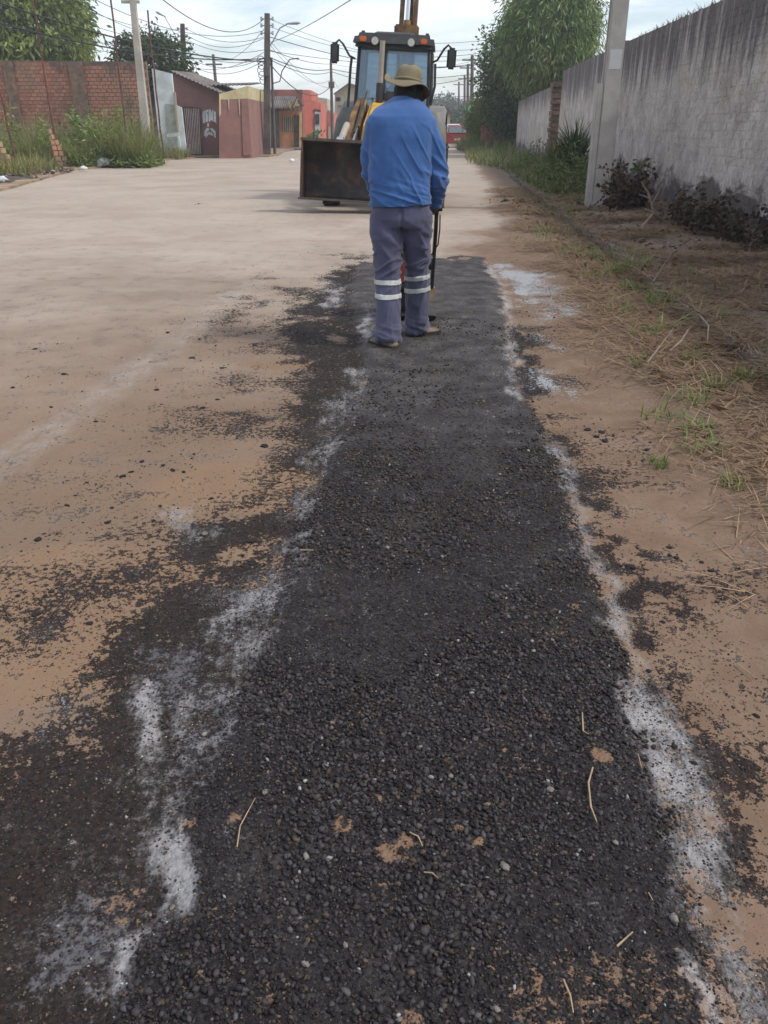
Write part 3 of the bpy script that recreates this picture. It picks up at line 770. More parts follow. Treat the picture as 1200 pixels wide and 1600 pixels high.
def tuft(px, py, n, hgt, rad, green=((.075, .125, .03), (.16, .22, .06)), lab='', name='grass_tuft', wdt=.004, world=None, lean=.55):
    X, Y = world or G(px, py, .06)
    kd = X - kerb_x(Y)
    a = rng.uniform(0, 6.28, n); q = rad * np.sqrt(rng.random(n))
    xx, yy = X + q * np.cos(a), Y + q * np.sin(a)
    kk = xx - kerb_x(yy)
    z = np.where(kk > .07, verge_z(xx, yy), np.where(kk > -.07, .06, fields(xx, yy)['z']))
    H = hgt * rng.uniform(.4, 1.1, n)
    c = cols(n, *green); dry = rng.random(n) < .18; c[dry] = cols(dry.sum(), (.22, .16, .08), (.34, .26, .14))
    me = blades(name, np.stack([xx, yy, z - .01], 1), H, wdt * rng.uniform(.6, 1.2, n), H * rng.uniform(.1, lean * 1.6, n), c, c * 1.15, seg=3)
    return tag(link(name, me, 'leaf'), lab, 'grass', 'green grass tufts along the kerb')
TL = 'small tuft of green grass growing through the litter by the kerb'
for t in [(980, 425, 110, .24, .22), (1035, 475, 90, .20, .18), (955, 405, 80, .2, .25), (1000, 450, 60, .16, .2), (880, 318, 90, .22, .6), (845, 295, 90, .22, .7), (1100, 690, 40, .1, .12), (1040, 640, 30, .10, .12), (1085, 560, 30, .14, .1), (1090, 665, 34, .10, .07), (1030, 710, 26, .08, .06), (1160, 590, 34, .12, .07), (1010, 520, 44, .10, .12), (1000, 560, 40, .08, .1), (960, 480, 40, .12, .2), (930, 430, 40, .14, .22), (905, 395, 50, .16, .3), (870, 360, 60, .18, .4), (855, 330, 70, .2, .5), (900, 340, 60, .2, .4), (1075, 620, 26, .12, .12), (1130, 505, 34, .12, .05), (1080, 440, 20, .14, .12), (1150, 745, 34, .08, .06), (840, 370, 50, .12, .4), (830, 310, 80, .16, .6), (1190, 555, 40, .1, .06), (1120, 600, 38, .12, .06)]:
    tuft(t[0], t[1], int(t[2] * 1.4), t[3], t[4], lab=TL)
tuft(1032, 512, 14, .24, .04, ((.20, .24, .07), (.30, .33, .12)), 'pale yellow-green grass clump with long bent blades at the kerb', wdt=.007, lean=.8)
def mass(name, region, n, hmin, hmax, wd, g0, g1, lab, zf, dry=.2, lean=.5, tip=None):
    """a mass of grass nobody could count; region gives X, Y and a 0..1 height weight"""
    X, Y, w = region(n)
    z = zf(X, Y); N = len(X)
    H = (hmin + (hmax - hmin) * rng.random(N) ** 1.3) * w
    c = cols(N, g0, g1); d = rng.random(N) < dry; c[d] = cols(d.sum(), (.20, .15, .075), (.33, .26, .14))
    t = c * 1.2 if tip is None else c * .4 + np.array(tip) * .6
    me = blades(name, np.stack([X, Y, z - .02], 1), H, wd * rng.uniform(.6, 1.3, N), H * rng.uniform(.1, lean * 1.5, N), c, t, seg=3)
    return tag(link(name, me, 'leaf'), lab, 'grass', kind='stuff')
def reg_right(n):
    Y = rng.uniform(17.5, 33, n); t = rng.random(n); X = kerb_x(Y) + .1 + t * (wall_x(Y) - kerb_x(Y) - .3)
    w = (.25 + 1.1 * fbm(X * .9, Y * .5, octaves=3, seed=71)) * (.35 + .8 * t) * sstep(17, 20, Y)
    return X, Y, w
mass('weeds', reg_right, 9000, .15, .85, .009, (.035, .060, .020), (.12, .15, .05), 'overgrown green weeds at the foot of the wall behind the concrete post', lambda X, Y: np.full_like(X, .09), .22)
def reg_strip(n):
    Y = rng.uniform(30, 60, n); t = rng.random(n); X = kerb_x(Y) - 1.2 * sstep(30, 38, Y) * rng.random(n) + t * (wall_x(Y) - kerb_x(Y) + .3)
    k = (np.abs(Y - 33) > .4) & (sstep(.3, .6, fbm(X * .5, Y * .25, octaves=3, seed=73)) > rng.random(n) * .7)
    X, Y, t = X[k], Y[k], t[k]
    return X, Y, (.35 + .9 * fbm(X, Y * .4, octaves=3, seed=75))
mass('roadside_grass', reg_strip, 12000, .12, .7, .014, (.045, .075, .025), (.14, .18, .06), 'long green roadside grass beside the far wall section', lambda X, Y: np.full_like(X, .07), .2)
def reg_far(n):
    Y = rng.uniform(52, 64, n); X = 5.2 + rng.random(n) * 4.5
    return X, Y, .4 + .9 * fbm(X * .6, Y * .4, octaves=3, seed=79)
mass('roadside_weeds', reg_far, 5000, .3, 1.35, .02, (.045, .075, .03), (.13, .17, .07), 'tall bushy weeds in front of the parked red car', lambda X, Y: np.full_like(X, -.02), .15)
def reg_left(n):
    Y = rng.uniform(33.0, 37.3, n) ; X = -15.5 + rng.random(n) * 6.6; Y = np.maximum(Y, 33.0 + 1.6 * fbm(X * 1.3, X * 0, octaves=3, seed=87))
    X = X + (Y - 33.2) * -.12
    k = X < -9.0 - .1 * (Y - 33)
    X, Y = X[k], Y[k]
    w = .22 + 1.05 * fbm(X * 1.1, Y * 1.1, octaves=3, seed=81) + .22 * np.exp(-((X + 10.6) / 1.1) ** 2)
    w = w * sstep(-8.8, -9.3, X + .1 * (Y - 33)) * (.55 + .45 * sstep(33.2, 35.2, Y)) + .08
    return X, Y, w
mass('tall_weeds', reg_left, 15000, .35, 2.15, .017, (.070, .115, .034), (.25, .30, .11), 'tall green weeds with straw-coloured plumes before the brick wall', lambda X, Y: np.full_like(X, .05), .16, .42, (.27, .25, .13))
def reg_left2(n):
    Y = rng.uniform(26.5, 31, n); X = -13.4 + rng.random(n) * 2.4 - (Y - 27) * .12
    return X, Y, .6 + .5 * fbm(X, Y, octaves=3, seed=83)
mass('verge_grass', reg_left2, 2200, .2, .95, .012, (.07, .095, .025), (.22, .22, .08), 'yellowing grass around the broken brick stump at the left edge', lambda X, Y: np.full_like(X, .05), .35, .6)
def reg_left3(n):
    Y = rng.uniform(42.5, 45.2, n); X = -11.9 + rng.random(n) * 2.0
    return X, Y, .5 + .6 * fbm(X, Y, octaves=3, seed=85)
mass('wall_weeds', reg_left3, 1600, .2, .85, .014, (.07, .10, .03), (.20, .22, .08), 'low green weeds at the foot of the white wall', lambda X, Y: np.full_like(X, .05), .3)

def leafy(name, X, Y, w, hgt, L, Wd, g0, g1, lab, z0=.05, up=.3):
    """broad-leaved weeds mixed into the grass, one mass"""
    n = len(X); Z = z0 + rng.random(n) ** 1.4 * hgt * w
    D = rng.normal(size=(n, 3)); D[:, 2] = D[:, 2] * .5 + up
    me = leaf_quads(name, np.stack([X, Y, Z], 1), D, L * rng.uniform(.5, 1.3, n), Wd * rng.uniform(.5, 1.3, n), cols(n, g0, g1), .3)
    tag(link(name, me, 'leaf'), lab, 'weeds', kind='stuff')
def leafy_left():
    n = 9000; X = -15.4 + rng.random(n) * 6.4; Y = 32.8 + rng.random(n) * 3.2 + 1.2 * fbm(X * 1.3, X * 0, octaves=3, seed=87)
    k = X < -8.9 - .1 * (Y - 33); X, Y = X[k], Y[k]
    w = sstep(.35, .75, fbm(X * 1.6, Y * 1.2, octaves=3, seed=93)) * (.4 + .6 * sstep(33, 35, Y)) + .12
    leafy('leafy_weeds', X, Y, w, 2.0, .26, .035, (.075, .12, .03), (.27, .33, .12), 'broad-leaved weeds mixed through the tall grass before the brick wall')
leafy_left()
def leafy_right():
    n = 5000; Y = rng.uniform(18, 32, n); X = kerb_x(Y) + .2 + rng.random(n) * (wall_x(Y) - kerb_x(Y) - .5)
    w = sstep(.40, .72, fbm(X * 1.4, Y * .8, octaves=3, seed=95)) * sstep(0, 1.2, X - kerb_x(Y))
    leafy('leafy_weeds', X, Y, w + .05, 1.0, .17, .025, (.035, .06, .018), (.14, .18, .055), 'broad-leaved weeds among the grass behind the concrete pole')
leafy_right()
# ================================================================== walls, poles, houses, trees
def whitewash_material():
    m, nt, b = new_mat('whitewash'); n = NB(nt); p = n.pos(); x = n.sepx(p)
    pale = n.mix(n.step(n.noise(p, 2.2, 6, .62), .35, .68), (.44, .385, .355), (.62, .555, .515))
    pale = n.mix(n.step(n.noise(p, 14, 5, .65), .56, .70, 0, .55), pale, (.27, .225, .21))
    pale = n.mix(n.step(n.noise(p, .9, 6, .65, .6), .50, .66, 0, .55), pale, (.29, .235, .215))
    pale = n.mix(n.step(n.noise(p, 5.5, 7, .72, .4), .56, .66, 0, .5), pale, (.185, .165, .16))
    # soot and mould running down from the coping
    run = n.noise(n.scale(p, (3.4, 3.4, .32)), 1.0, 7, .66); run2 = n.noise(n.scale(p, (9, 9, .55)), 1.0, 5, .6)
    up = n.step(x[2], 1.5, 3.1, 0, 1)
    s = n.math('ADD', n.math('MULTIPLY', up, .72), n.math('ADD', n.math('MULTIPLY', n.math('SUBTRACT', run, .5), n.step(x[2], 1.0, 2.6, .55, 1.9)), n.math('MULTIPLY', n.math('SUBTRACT', run2, .5), n.step(x[2], 1.0, 2.6, .3, .9))))
    c = n.mix(n.step(s, .14, .80, 0, .9), pale, (.085, .076, .075))
    # splashed earth and algae in ragged patches low down
    lo = n.noise(n.scale(p, (1.1, 1.1, 2.2)), 1.0, 7, .68, .5)
    q = n.math('ADD', lo, n.math('MULTIPLY', n.step(x[2], .15, 1.15, 1, 0), .30))
    c = n.mix(n.step(q, .60, .78, 0, .9), c, n.mix(run2, (.050, .038, .034), (.105, .080, .070)))
    # flaked paint showing brick
    fl = n.noise(p, 3.1, 7, .7, .6)
    c = n.mix(n.step(fl, .66, .72, 0, .6), c, (.23, .125, .09))
    n.put(b.inputs['Base Color'], c); b.inputs['Roughness'].default_value = .93
    n.bump(n.math('ADD', n.noise(p, 30, 6, .65), n.math('MULTIPLY', n.noise(p, 7, 5), 1.5)), 1.0, .03, b)
whitewash_material()
def brick_material():
    m, nt, b = new_mat('red_brick'); n = NB(nt); p = n.pos()
    r = nt.nodes.new('ShaderNodeNewGeometry').outputs['Random Per Island']
    c = n.mix(r, (.29, .125, .080), (.44, .215, .140))
    c = n.mix(n.step(n.noise(p, .55, 6, .6, .4), .48, .66, 0, .8), c, (.27, .205, .135))
    c = n.mix(n.step(n.noise(p, 6, 6, .65), .54, .70, 0, .7), c, (.13, .08, .06))
    zz = n.sepx(p)[2]
    c = n.mix(n.step(n.math('ADD', n.noise(n.scale(p, (1.2, 1.2, .5)), 1.0, 7, .66), n.step(zz, 3.0, 4.0, 0, .16)), .56, .70, 0, .75), c, (.095, .075, .062))
    c = n.mix(n.step(n.math('ADD', n.noise(p, .45, 6, .6), n.step(zz, 1.6, 2.9, .12, 0)), .56, .68, 0, .7), c, (.36, .275, .17))
    n.put(b.inputs['Base Color'], c); b.inputs['Roughness'].default_value = .92
    n.bump(n.noise(p, 40, 4), .5, .01, b)
brick_material()
simple('mortar', (.185, .125, .090), .95, .35, 5, bump=.5, bd=.01, world=True, dirt=(.11, .085, .07), dsc=1.2, damt=.7)
simple('grey_mortar', (.16, .145, .135), .95, .35, 3, bump=.5, bd=.01, world=True)

def brick_wall(name, label, p0, p1, top0, top1, bl, bh, core_mat, brick_mat, thick=.15, gap=.012, proud=.004, group=None, span=None, z0=0.05, maxind=300, ragged=0.0, limit=None):
    """wall from p0 to p1 (plan points); the bricks face the left of p0->p1; the 300 that show largest are parts"""
    p0, p1 = Vector((*p0, 0)), Vector((*p1, 0)); d = (p1 - p0); L = d.length; d.normalize(); nrm = Vector((-d.y, d.x, 0))
    root = empty(name, p0, 0, label, 'wall', group)
    a = math.atan2(d.y, d.x); root.rotation_euler = (0, 0, a)
    MB().prism([(0, z0 - .25), (L, z0 - .25), (L, top1), (0, top0)], (0, -thick, 0), (1, 0, 0), (0, 0, 1), (0, 1, 0), thick).build('wall_core', core_mat, root)
    s0, s1 = span or (0, L)
    var = []
    for k in range(4):
        w = bl - gap - random.uniform(0, .012); h_ = bh - gap - random.uniform(0, .006)
        me = MB().box((0, 0, 0), (w, .04, h_)).mesh('brick', False, .006); me.materials.append(M(brick_mat)); var.append(me)
    items = []; row = 0; z = z0
    while z + bh * .5 < max(top0, top1):
        s = s0 + (bl / 2 if row % 2 else 0)
        while s + bl * .5 < s1:
            t = (s + bl / 2) / L; top = top0 + (top1 - top0) * t
            if z + bh < top - .02 - ragged * random.random():
                items.append((s + bl / 2, z + bh / 2))
            s += bl
        z += bh; row += 1
    def vis(it):
        w = p0 + d * it[0]; return (w.x ** 2 + w.y ** 2) + 0.4 * abs(it[1] - 1.2)
    items.sort(key=vis)
    if limit: items = [i for i in items if limit(p0 + d * i[0], i[1])] + [i for i in items if not limit(p0 + d * i[0], i[1])]
    rest = MB()
    for k, (s, z) in enumerate(items):
        off = proud - .02 + random.uniform(-.002, .003)
        if k < maxind:
            o = bpy.data.objects.new('brick', random.choice(var)); COL.objects.link(o); o.parent = root
            o.location = (s, off, z); o.rotation_euler = (random.uniform(-.01, .01), random.uniform(-.008, .008), random.uniform(-.008, .008))
        else:
            rest.box((s, off, z), (bl - gap - random.uniform(0, .01), .04, bh - gap - random.uniform(0, .005)))
    if rest.v: rest.build('bricks', brick_mat, root)['kind'] = 'stuff'
    return root
# near right wall: bricks under whitewash (its face looks to the road, i.e. to the left going away)
def W(Y): return (wall_x(Y), Y)
in_frame = lambda w, z: w.y > 10.6
brick_wall('whitewashed_wall', 'tall whitewashed brick wall with black mould streaks, nearest section at the right edge', W(3.0), W(22.3), 3.12, 3.25, .26, .118, 'whitewash', 'whitewash', span=(7.0, 19.3), z0=.06, thick=.2, gap=.008, proud=.0038, limit=in_frame)
def plain_wall(name, label, y0, y1, t0, t1, mat, cat='wall', extra=None, off=0.0, thick=.2):
    root = empty(name, (wall_x(y0) + off, y0, 0), math.atan2(y1 - y0, wall_x(y1) - wall_x(y0)), label, cat)
    L = math.hypot(y1 - y0, wall_x(y1) - wall_x(y0))
    MB().prism([(0, -.15), (L, -.15), (L, t1), (0, t0)], (0, -thick, 0), (1, 0, 0), (0, 0, 1), (0, 1, 0), thick).build('wall_panel', mat, root)
    return root, L
r_, L_ = plain_wall('whitewashed_wall', 'whitewashed wall section with pinkish stains just left of the concrete post', 22.75, 33.2, 3.25, 3.28, 'whitewash')
simple('broken_brick', (.20, .125, .095), .95, .4, 5, bump=.9, bd=.05, world=True, dirt=(.10, .085, .06), dsc=2.5, damt=.8)
def pillar(y, h_, lab, w=.42, off=-.09):
    root = empty('brick_pillar', (wall_x(y) + off, y, 0), 0, lab, 'pillar')
    z = -.1; k = 0
    while z < h_:
        hh = .19
        MB().box((random.uniform(-.02, .02), random.uniform(-.02, .02), z + hh / 2), (w + random.uniform(-.05, .03), w + random.uniform(-.06, .03), hh - .015), random.uniform(-.05, .05)).build('brick', 'broken_brick', root, bevel=.02)
        z += hh; k += 1
    MB().box((.03, 0, h_ / 2 - .1), (w * .72, w * .72, h_ + .1)).build('pillar_core', 'grey_mortar', root)
pillar(22.55, 3.2, 'crumbling brick pillar in the wall just behind the concrete post', .40, .02)
pillar(33.6, 2.86, 'mossy crumbling brick pillar between the two far wall sections', .5, -.06)
r_, L_ = plain_wall('whitewashed_wall', 'farthest and lowest whitewashed wall section with a grey base patch', 34.0, 52.0, 2.92, 2.78, 'whitewash')
# dry weeds rooted on the coping of the near wall
def coping_weeds():
    n = 900; Y = rng.uniform(11, 22, n); k = fbm(Y * 1.3, Y * 0 + 3, octaves=3, seed=91) + .12 * (Y < 17) > .5 + .2 * (rng.random(n) - .5); Y = Y[k]; n = len(Y)
    P = np.stack([wall_x(Y) + rng.uniform(.02, .18, n), Y, np.full(n, 3.16)], 1)
    H = rng.uniform(.04, .20, n)
    me = blades('coping_weeds', P, H, rng.uniform(.006, .016, n), H * rng.uniform(.1, .9, n), cols(n, (.10, .08, .05), (.26, .20, .12)), seg=2)
    tag(link('coping_weeds', me, 'straw'), 'dry weeds growing along the top of the near whitewashed wall', 'weeds', kind='stuff')
coping_weeds()

# ------------------------------------------------------------------ poles
simple('pole_concrete', (.39, .36, .33), .9, .12, 3, bump=.35, bd=.006, dirt=(.25, .225, .20), dsc=.7, damt=.6)
simple('old_pole', (.115, .098, .088), .92, .3, 2, dirt=(.05, .042, .038), dsc=1, damt=.7)
simple('pale_pole', (.42, .385, .335), .9, .2, 2, dirt=(.24, .20, .16), dsc=1, damt=.5)
simple('dark_metal', (.035, .034, .036), .55, .3, 8, metal=.4)
simple('lamp_grey', (.36, .37, .38), .5, .1, 8, metal=.3)
simple('paper', (.50, .50, .50), .8, .06, 3)
simple('rust', (.115, .050, .035), .9, .4, 8)
# the near concrete post: double-T section, webs stepped at its foot
def near_post():
    X, Y = G(931, 322, .08); root = empty('utility_pole', (X, Y, .05), -.05, 'tall pale concrete utility pole with a paper notice, standing before the whitewashed wall', 'utility pole')
    H = 7.2; lean = .024
    def bar(x0, x1, y0, y1, z0, z1, tp=.86):
        w0 = lambda z: 1 - (1 - tp) * z / H
        lo = [(x * w0(z0) - lean * z0 * .0, y * w0(z0), z0) for x, y in ((x0, y0), (x1, y0), (x1, y1), (x0, y1))]
        hi = [(x * w0(z1), y * w0(z1), z1) for x, y in ((x0, y0), (x1, y0), (x1, y1), (x0, y1))]
        return MB().hexa(lo, hi)
    bar(-.095, .20, -.15, -.045, -.3, H).build('front_flange', 'pole_concrete', root, bevel=.012)
    bar(-.03, .13, -.045, .09, -.3, H).build('web', 'pole_concrete', root)
    bar(-.095, .20, .09, .15, -.3, H).build('rear_flange', 'pole_concrete', root, bevel=.012)
    bar(-.20, -.098, -.135, .13, -.3, 2.06).build('earth_duct', 'pole_concrete', root, bevel=.015)
    MB().box((.055, -.152 * .95, 2.42), (.205, .004, .30)).build('notice', 'paper', root)
    root.rotation_euler = (0, -.006, -.05)
near_post()
def pole(name, base, top, Y, r0, r1, mat, lab, square=False, base_z=0.0, grp=None):
    """straight pole at depth Y through two pixels of the photograph"""
    a = at(*base, Y); b = at(*top, Y)
    s = (b - a) / max(1e-6, (b.z - a.z)); foot = a + s * (base_z - a.z)
    root = empty(name, foot, 0, lab, 'utility pole', grp)
    mb = MB(); v = b - foot
    if square:
        lo = [(sx * r0, sy * r0, -.2) for sx, sy in ((-1, -1), (1, -1), (1, 1), (-1, 1))]; hi = [(v.x + sx * r1, sy * r1, v.z) for sx, sy in ((-1, -1), (1, -1), (1, 1), (-1, 1))]
        mb.hexa(lo, hi)
    else: mb.tube([(0, 0, -.2), v * .5, v], [r0, (r0 + r1) / 2, r1], 10)
    mb.build('shaft', mat, root, smooth=not square)
    return root, foot, v
def insulators(root, v, zs, side=(-1, 1)):
    for z in zs:
        p = v * (z / v.z)
        for s in side:
            MB().tube([p + Vector((s * .12, -.05, 0)), p + Vector((s * .30, -.05, 0))], .022, 6).build('bracket', 'dark_metal', root)
            MB().rings([(p.x + s * .30, -.05, p.z - .09, .035, .035), (p.x + s * .30, -.05, p.z - .03, .07, .07), (p.x + s * .30, -.05, p.z + .03, .05, .05), (p.x + s * .30, -.05, p.z + .09, .06, .06)], 8).build('insulator', 'lamp_grey', root)
def lamp(root, pts, head_dir):
    pts = [Vector(p) for p in pts]; MB().tube(pts, .035, 6).build('lamp_arm', 'lamp_grey', root, smooth=True)
    e = pts[-1]; h_ = Vector(head_dir)
    MB().tube([e - h_ * .1, e + h_ * .15, e + h_ * .5, e + h_ * .66], [.05, .10, .13, .04], 8, flat=.6).build('lamp_head', 'lamp_grey', root, smooth=True)
# left: pale square pole before the brick wall
r, f, v = pole('utility_pole', (232, 240), (206, -14), 36.2, .17, .10, 'pale_pole', 'slim pale concrete pole rising from the tall weeds before the brick wall', True)
MB().box((v.x - .1, 0, v.z - .35), (.7, .1, .1)).build('crossarm', 'pale_pole', r)
r, f, v = pole('utility_pole', (288, 122), (285, 37), 62, .20, .13, 'old_pole', 'dark utility pole with a street lamp behind the purple house roof', True)
insulators(r, v, [v.z - .3, v.z - .7, v.z - 1.1], (-1, 1))
lamp(r, [v * .80, v * .80 + Vector((-.45, -.1, .9)), v * .80 + Vector((-1.0, -.2, 1.95))], (-.8, -.1, .35))
P416, F416, V416 = r, f, v = pole('utility_pole', (417, 243), (417.5, 21), 49.4, .20, .13, 'old_pole', 'dark concrete utility pole with cables and two lamp arms at the street corner', True, .05)
insulators(r, v, [v.z - .25, v.z - .55, v.z - .9])
lamp(r, [v * .76, v * .76 + Vector((.35, -.1, .35)), v * .76 + Vector((.75, -.15, .95)), v * .76 + Vector((1.2, -.2, 1.15))], (1, -.05, .05))
MB().tube([v * .52 + Vector((.3, 0, 0)), v * .52 + Vector((.7, 0, .1)), v * .52 + Vector((.85, 0, .6)), v * .52 + Vector((1.3, 0, 1.15)), v * .52 + Vector((1.8, 0, 1.2))], .03, 6).build('lamp_arm', 'dark_metal', r, smooth=True)
for k in range(5):
    MB().torus(v * (.54 + .035 * k) + Vector((-.2 - .03 * k, -.15, 0)), (.2, 1, .1), .18 + .03 * (k % 3), .018, 14, 5).build('cable_coil', 'dark_metal', r)
MB().box(v * .60 + Vector((-.0, -.26, 0)), (.3, .22, .42)).build('junction_box', 'old_pole', r, bevel=.02)
r, f, v = pole('utility_pole', (428, 200), (424, 90), 50.2, .09, .06, 'old_pole', 'thin dark second post leaning beside the corner utility pole', False, .05)
r, f, v = pole('utility_pole', (519, 190), (517, 94), 80, .17, .11, 'old_pole', 'thin far utility pole with a bundle of cables left of the loader cab')
MB().box((v.x, 0, v.z - 1.9), (.5, .35, .5)).build('junction_box', 'old_pole', r)
r, f, v = pole('utility_pole', (337, 128), (333, 85), 95, .20, .15, 'old_pole', 'distant pole with a crossarm behind the purple house')
MB().box((v.x, 0, v.z - .9), (1.7, .14, .14)).build('crossarm', 'old_pole', r)
for (b_, t_, Y_, lab) in [((737, 160), (738, 86), 84, 'tallest of the row of utility poles down the street'), ((731, 165), (731, 100), 104, 'second utility pole of the row down the street, left of the tallest'), ((726, 162), (726, 118), 125, 'third utility pole of the row down the street'), ((717, 165), (717, 128), 150, 'smallest and farthest utility pole of the row down the street')]:
    r, f, v = pole('utility_pole', b_, t_, Y_, .22, .14, 'old_pole', lab, grp='utility poles down the street')
    MB().box((v.x, 0, v.z - .4), (1.8, .12, .12)).build('crossarm', 'old_pole', r)
# rusty reinforcement rods standing in the weeds
for (b_, t_, Y_, lab) in [((86, 215), (50, -6), 33.5, 'long rusty steel rod rising from the brick stump'), ((196, 200), (172, -6), 34.5, 'long rusty rod in the weeds left of the pale pole'), ((250, 195), (230, 16), 37, 'shorter rusty rod with its top below the picture edge, right of the pale pole'), ((18, 222), (-6, 118), 29, 'rusty rod leaning out of the broken brick stump at the left edge')]:
    a = at(*b_, Y_); b = at(*t_, Y_); s = (b - a) / (b.z - a.z); ft = a + s * (.0 - a.z)
    pts = [ft + (b - ft) * (k / 8) + Vector((random.uniform(-.02, .02), 0, 0)) for k in range(9)]
    tag(MB().tube(pts, .034, 6).build('steel_rod', 'rust'), lab, 'rod')

# ------------------------------------------------------------------ overhead cables
simple('cable', (.022, .022, .024), .6, .1, 3)
def cable(a, b, sag, r=.012, lab='thin black overhead cable strung between the street poles', n=22):
    A = at(a[0], a[1], a[2]); B = at(b[0], b[1], b[2])
    pts = [A.lerp(B, k / n) - Vector((0, 0, sag * 4 * (k / n) * (1 - k / n))) for k in range(n + 1)]
    tag(MB().tube(pts, r, 5).build('overhead_cable', 'cable', smooth=True), lab, 'cable', 'overhead cables')
K = 'thick dark overhead cable running from the upper left to the corner pole'
cable((-60, -16, 30), (416, 96, 49.3), .45, .030, K); cable((-60, 20, 30), (416, 91, 49.3), .5, .026, K)
for a, b, s in [((60, -20, 34), (285, 45, 62), .5), ((95, -14, 34), (284, 50, 62), .6), ((40, -6, 34), (285, 57, 62), .6), ((-40, -4, 32), (285, 66, 62), .8), ((130, -10, 35), (412, 48, 49.3), .7), ((-40, 26, 30), (285, 78, 62), .6)]:
    cable(a, b, s)
cable((250, -4, 30), (412, 30, 49.3), .75, .016); cable((560, -8, 24), (424, 66, 49.3), .1, .012)
for a, b, s in [((287, 42, 62), (412, 58, 49.3), .5), ((287, 52, 62), (412, 60, 49.3), .6), ((287, 60, 62), (412, 78, 49.3), .4), ((287, 72, 62), (412, 92, 49.3), .5), ((287, 86, 62), (412, 90, 49.3), .6), ((287, 95, 62), (412, 95, 49.3), .7), ((300, 105, 62), (412, 82, 49.3), .4), ((340, 92, 95), (412, 46, 49.3), .6)]:
    cable(a, b, s, .014)
for a, b, s, r in [((422, 30, 49.3), (736, 92, 84), .9, .012), ((422, 42, 49.3), (736, 90, 84), .8, .012), ((422, 58, 49.3), (736, 100, 84), .7, .02), ((422, 80, 49.3), (736, 104, 84), .3, .014), ((422, 78, 49.3), (517, 100, 80), .2, .02), ((422, 90, 49.3), (517, 108, 80), .3, .026), ((422, 93, 49.3), (517, 112, 80), .4, .022), ((422, 100, 49.3), (517, 134, 80), 1.1, .028), ((422, 70, 49.3), (517, 124, 80), .9, .012), ((422, 64, 49.3), (517, 138, 80), .5, .012),
                   ((518, 108, 80), (736, 116, 84), .5, .026), ((518, 112, 80), (736, 120, 84), .9, .022), ((518, 100, 80), (736, 96, 84), .6, .012), ((518, 120, 80), (560, 175, 60), .2, .012), ((600, 62, 60), (800, 56, 60), .3, .012), ((560, 70, 60), (800, 70, 60), .35, .012), ((600, 86, 60), (800, 74, 60), .3, .014), ((560, 106, 70), (830, 90, 62), .3, .024), ((560, 148, 80), (830, 146, 62), .2, .014)]:
    cable(a, b, s, r, 'overhead cable crossing the sky right of the corner pole')

# ------------------------------------------------------------------ left: brick wall, stumps
bx0 = at(-330, 200, 40.2); bx1 = at(239, 200, 38.6)
brick_wall('brick_wall', 'weathered red brick wall behind the tall weeds on the left', (bx1.x, bx1.y), (bx0.x, bx0.y), 3.92, 4.15, .25, .145, 'mortar', 'red_brick', gap=.022, proud=.012, z0=.3, ragged=.05)
for px_, w_, lab in ((30, .42, 'left'), (133, .62, 'right')):  # left strip is a pier, right one stands for a mould stain
    a = at(px_, 200, 38.8 + (0 if px_ > 60 else .3)); tag(MB().box((a.x, a.y - .06, 1.95), (w_, .10, 4.0)).build('wall_strip', 'mortar', bevel=.02), 'raised strip against the red brick wall (pier left, mould stain right), %s one of two' % lab, 'pier', 'piers on the brick wall')
def stump(X, Y, n, lab, rz, cols_=1):
    root = empty('brick_stump', (X, Y, .05), rz, lab, 'brick stump')
    z = 0
    for k in range(n):
        hh = .19; w = .46 - .035 * k
        for c in range(2 if k < n - 2 else 1):
            o = MB().box((0, 0, 0), (w * .5 - .02, .24, hh - .02)).build('brick', 'red_brick', root, bevel=.012)
            o.location = (-.06 * k * .8 + (c - .5) * w * .5 * (1 if k < n - 2 else 0) + random.uniform(-.015, .015), random.uniform(-.02, .02), z + hh / 2)
            o.rotation_euler = (0, random.uniform(-.05, .05), random.uniform(-.08, .08))
        z += hh
X, Y, _ = at(96, 240, 33.6); stump(X, Y, 7, 'broken stepped red brick stump in front of the weeds, with a rod above it', .5)
X, Y, _ = at(8, 240, 29.2); stump(X, Y, 5, 'broken red brick stump cut by the left edge of the picture', -.3); 
simple('ash', (.048, .039, .034), .95, .5, 4, bump=.9, bd=.06, world=True, dirt=(.19, .138, .098), dsc=1.5, damt=.9)
def heap(px_, py_, rx, ry, h_, name, mat, lab, cat, seed=1):
    X, Y = G(px_, py_, .05); n = 90; m_ = 24; vs = [(X, Y, .05 + h_)]; fs = []
    for i in range(1, m_ + 1):
        for k in range(n):
            t = 2 * math.pi * k / n; q = i / m_
            e = 1 + 1.1 * (float(fbm(math.cos(t) * 2.2 + seed, math.sin(t) * 2.2, octaves=4, seed=seed)) - .5)
            x, y = X + rx * q * e * math.cos(t), Y + ry * q * e * math.sin(t)
            z = h_ * (1 - q ** 1.4) * (.5 + float(fbm(x * 3, y * 3, octaves=3, seed=seed))) + (.05 if i < m_ else .03)
            vs.append((x, y, z))
    for k in range(n): fs.append([0, 1 + k, 1 + (k + 1) % n])
    for i in range(m_ - 1):
        for k in range(n):
            a = 1 + i * n; fs.append([a + k, a + n + k, a + n + (k + 1) % n, a + (k + 1) % n])
    return tag(MB().add(vs, fs).build(name, mat, smooth='all'), lab, cat)
heap(92, 256, 1.0, 1.6, .22, 'ash_heap', 'ash', 'low heap of black ash and soil beside the brick stump', 'ash heap', 3)
heap(-14, 282, 1.0, 2.0, .10, 'ash_heap', 'ash', 'spread of black ash and rubble at the left road edge', 'ash heap', 5)
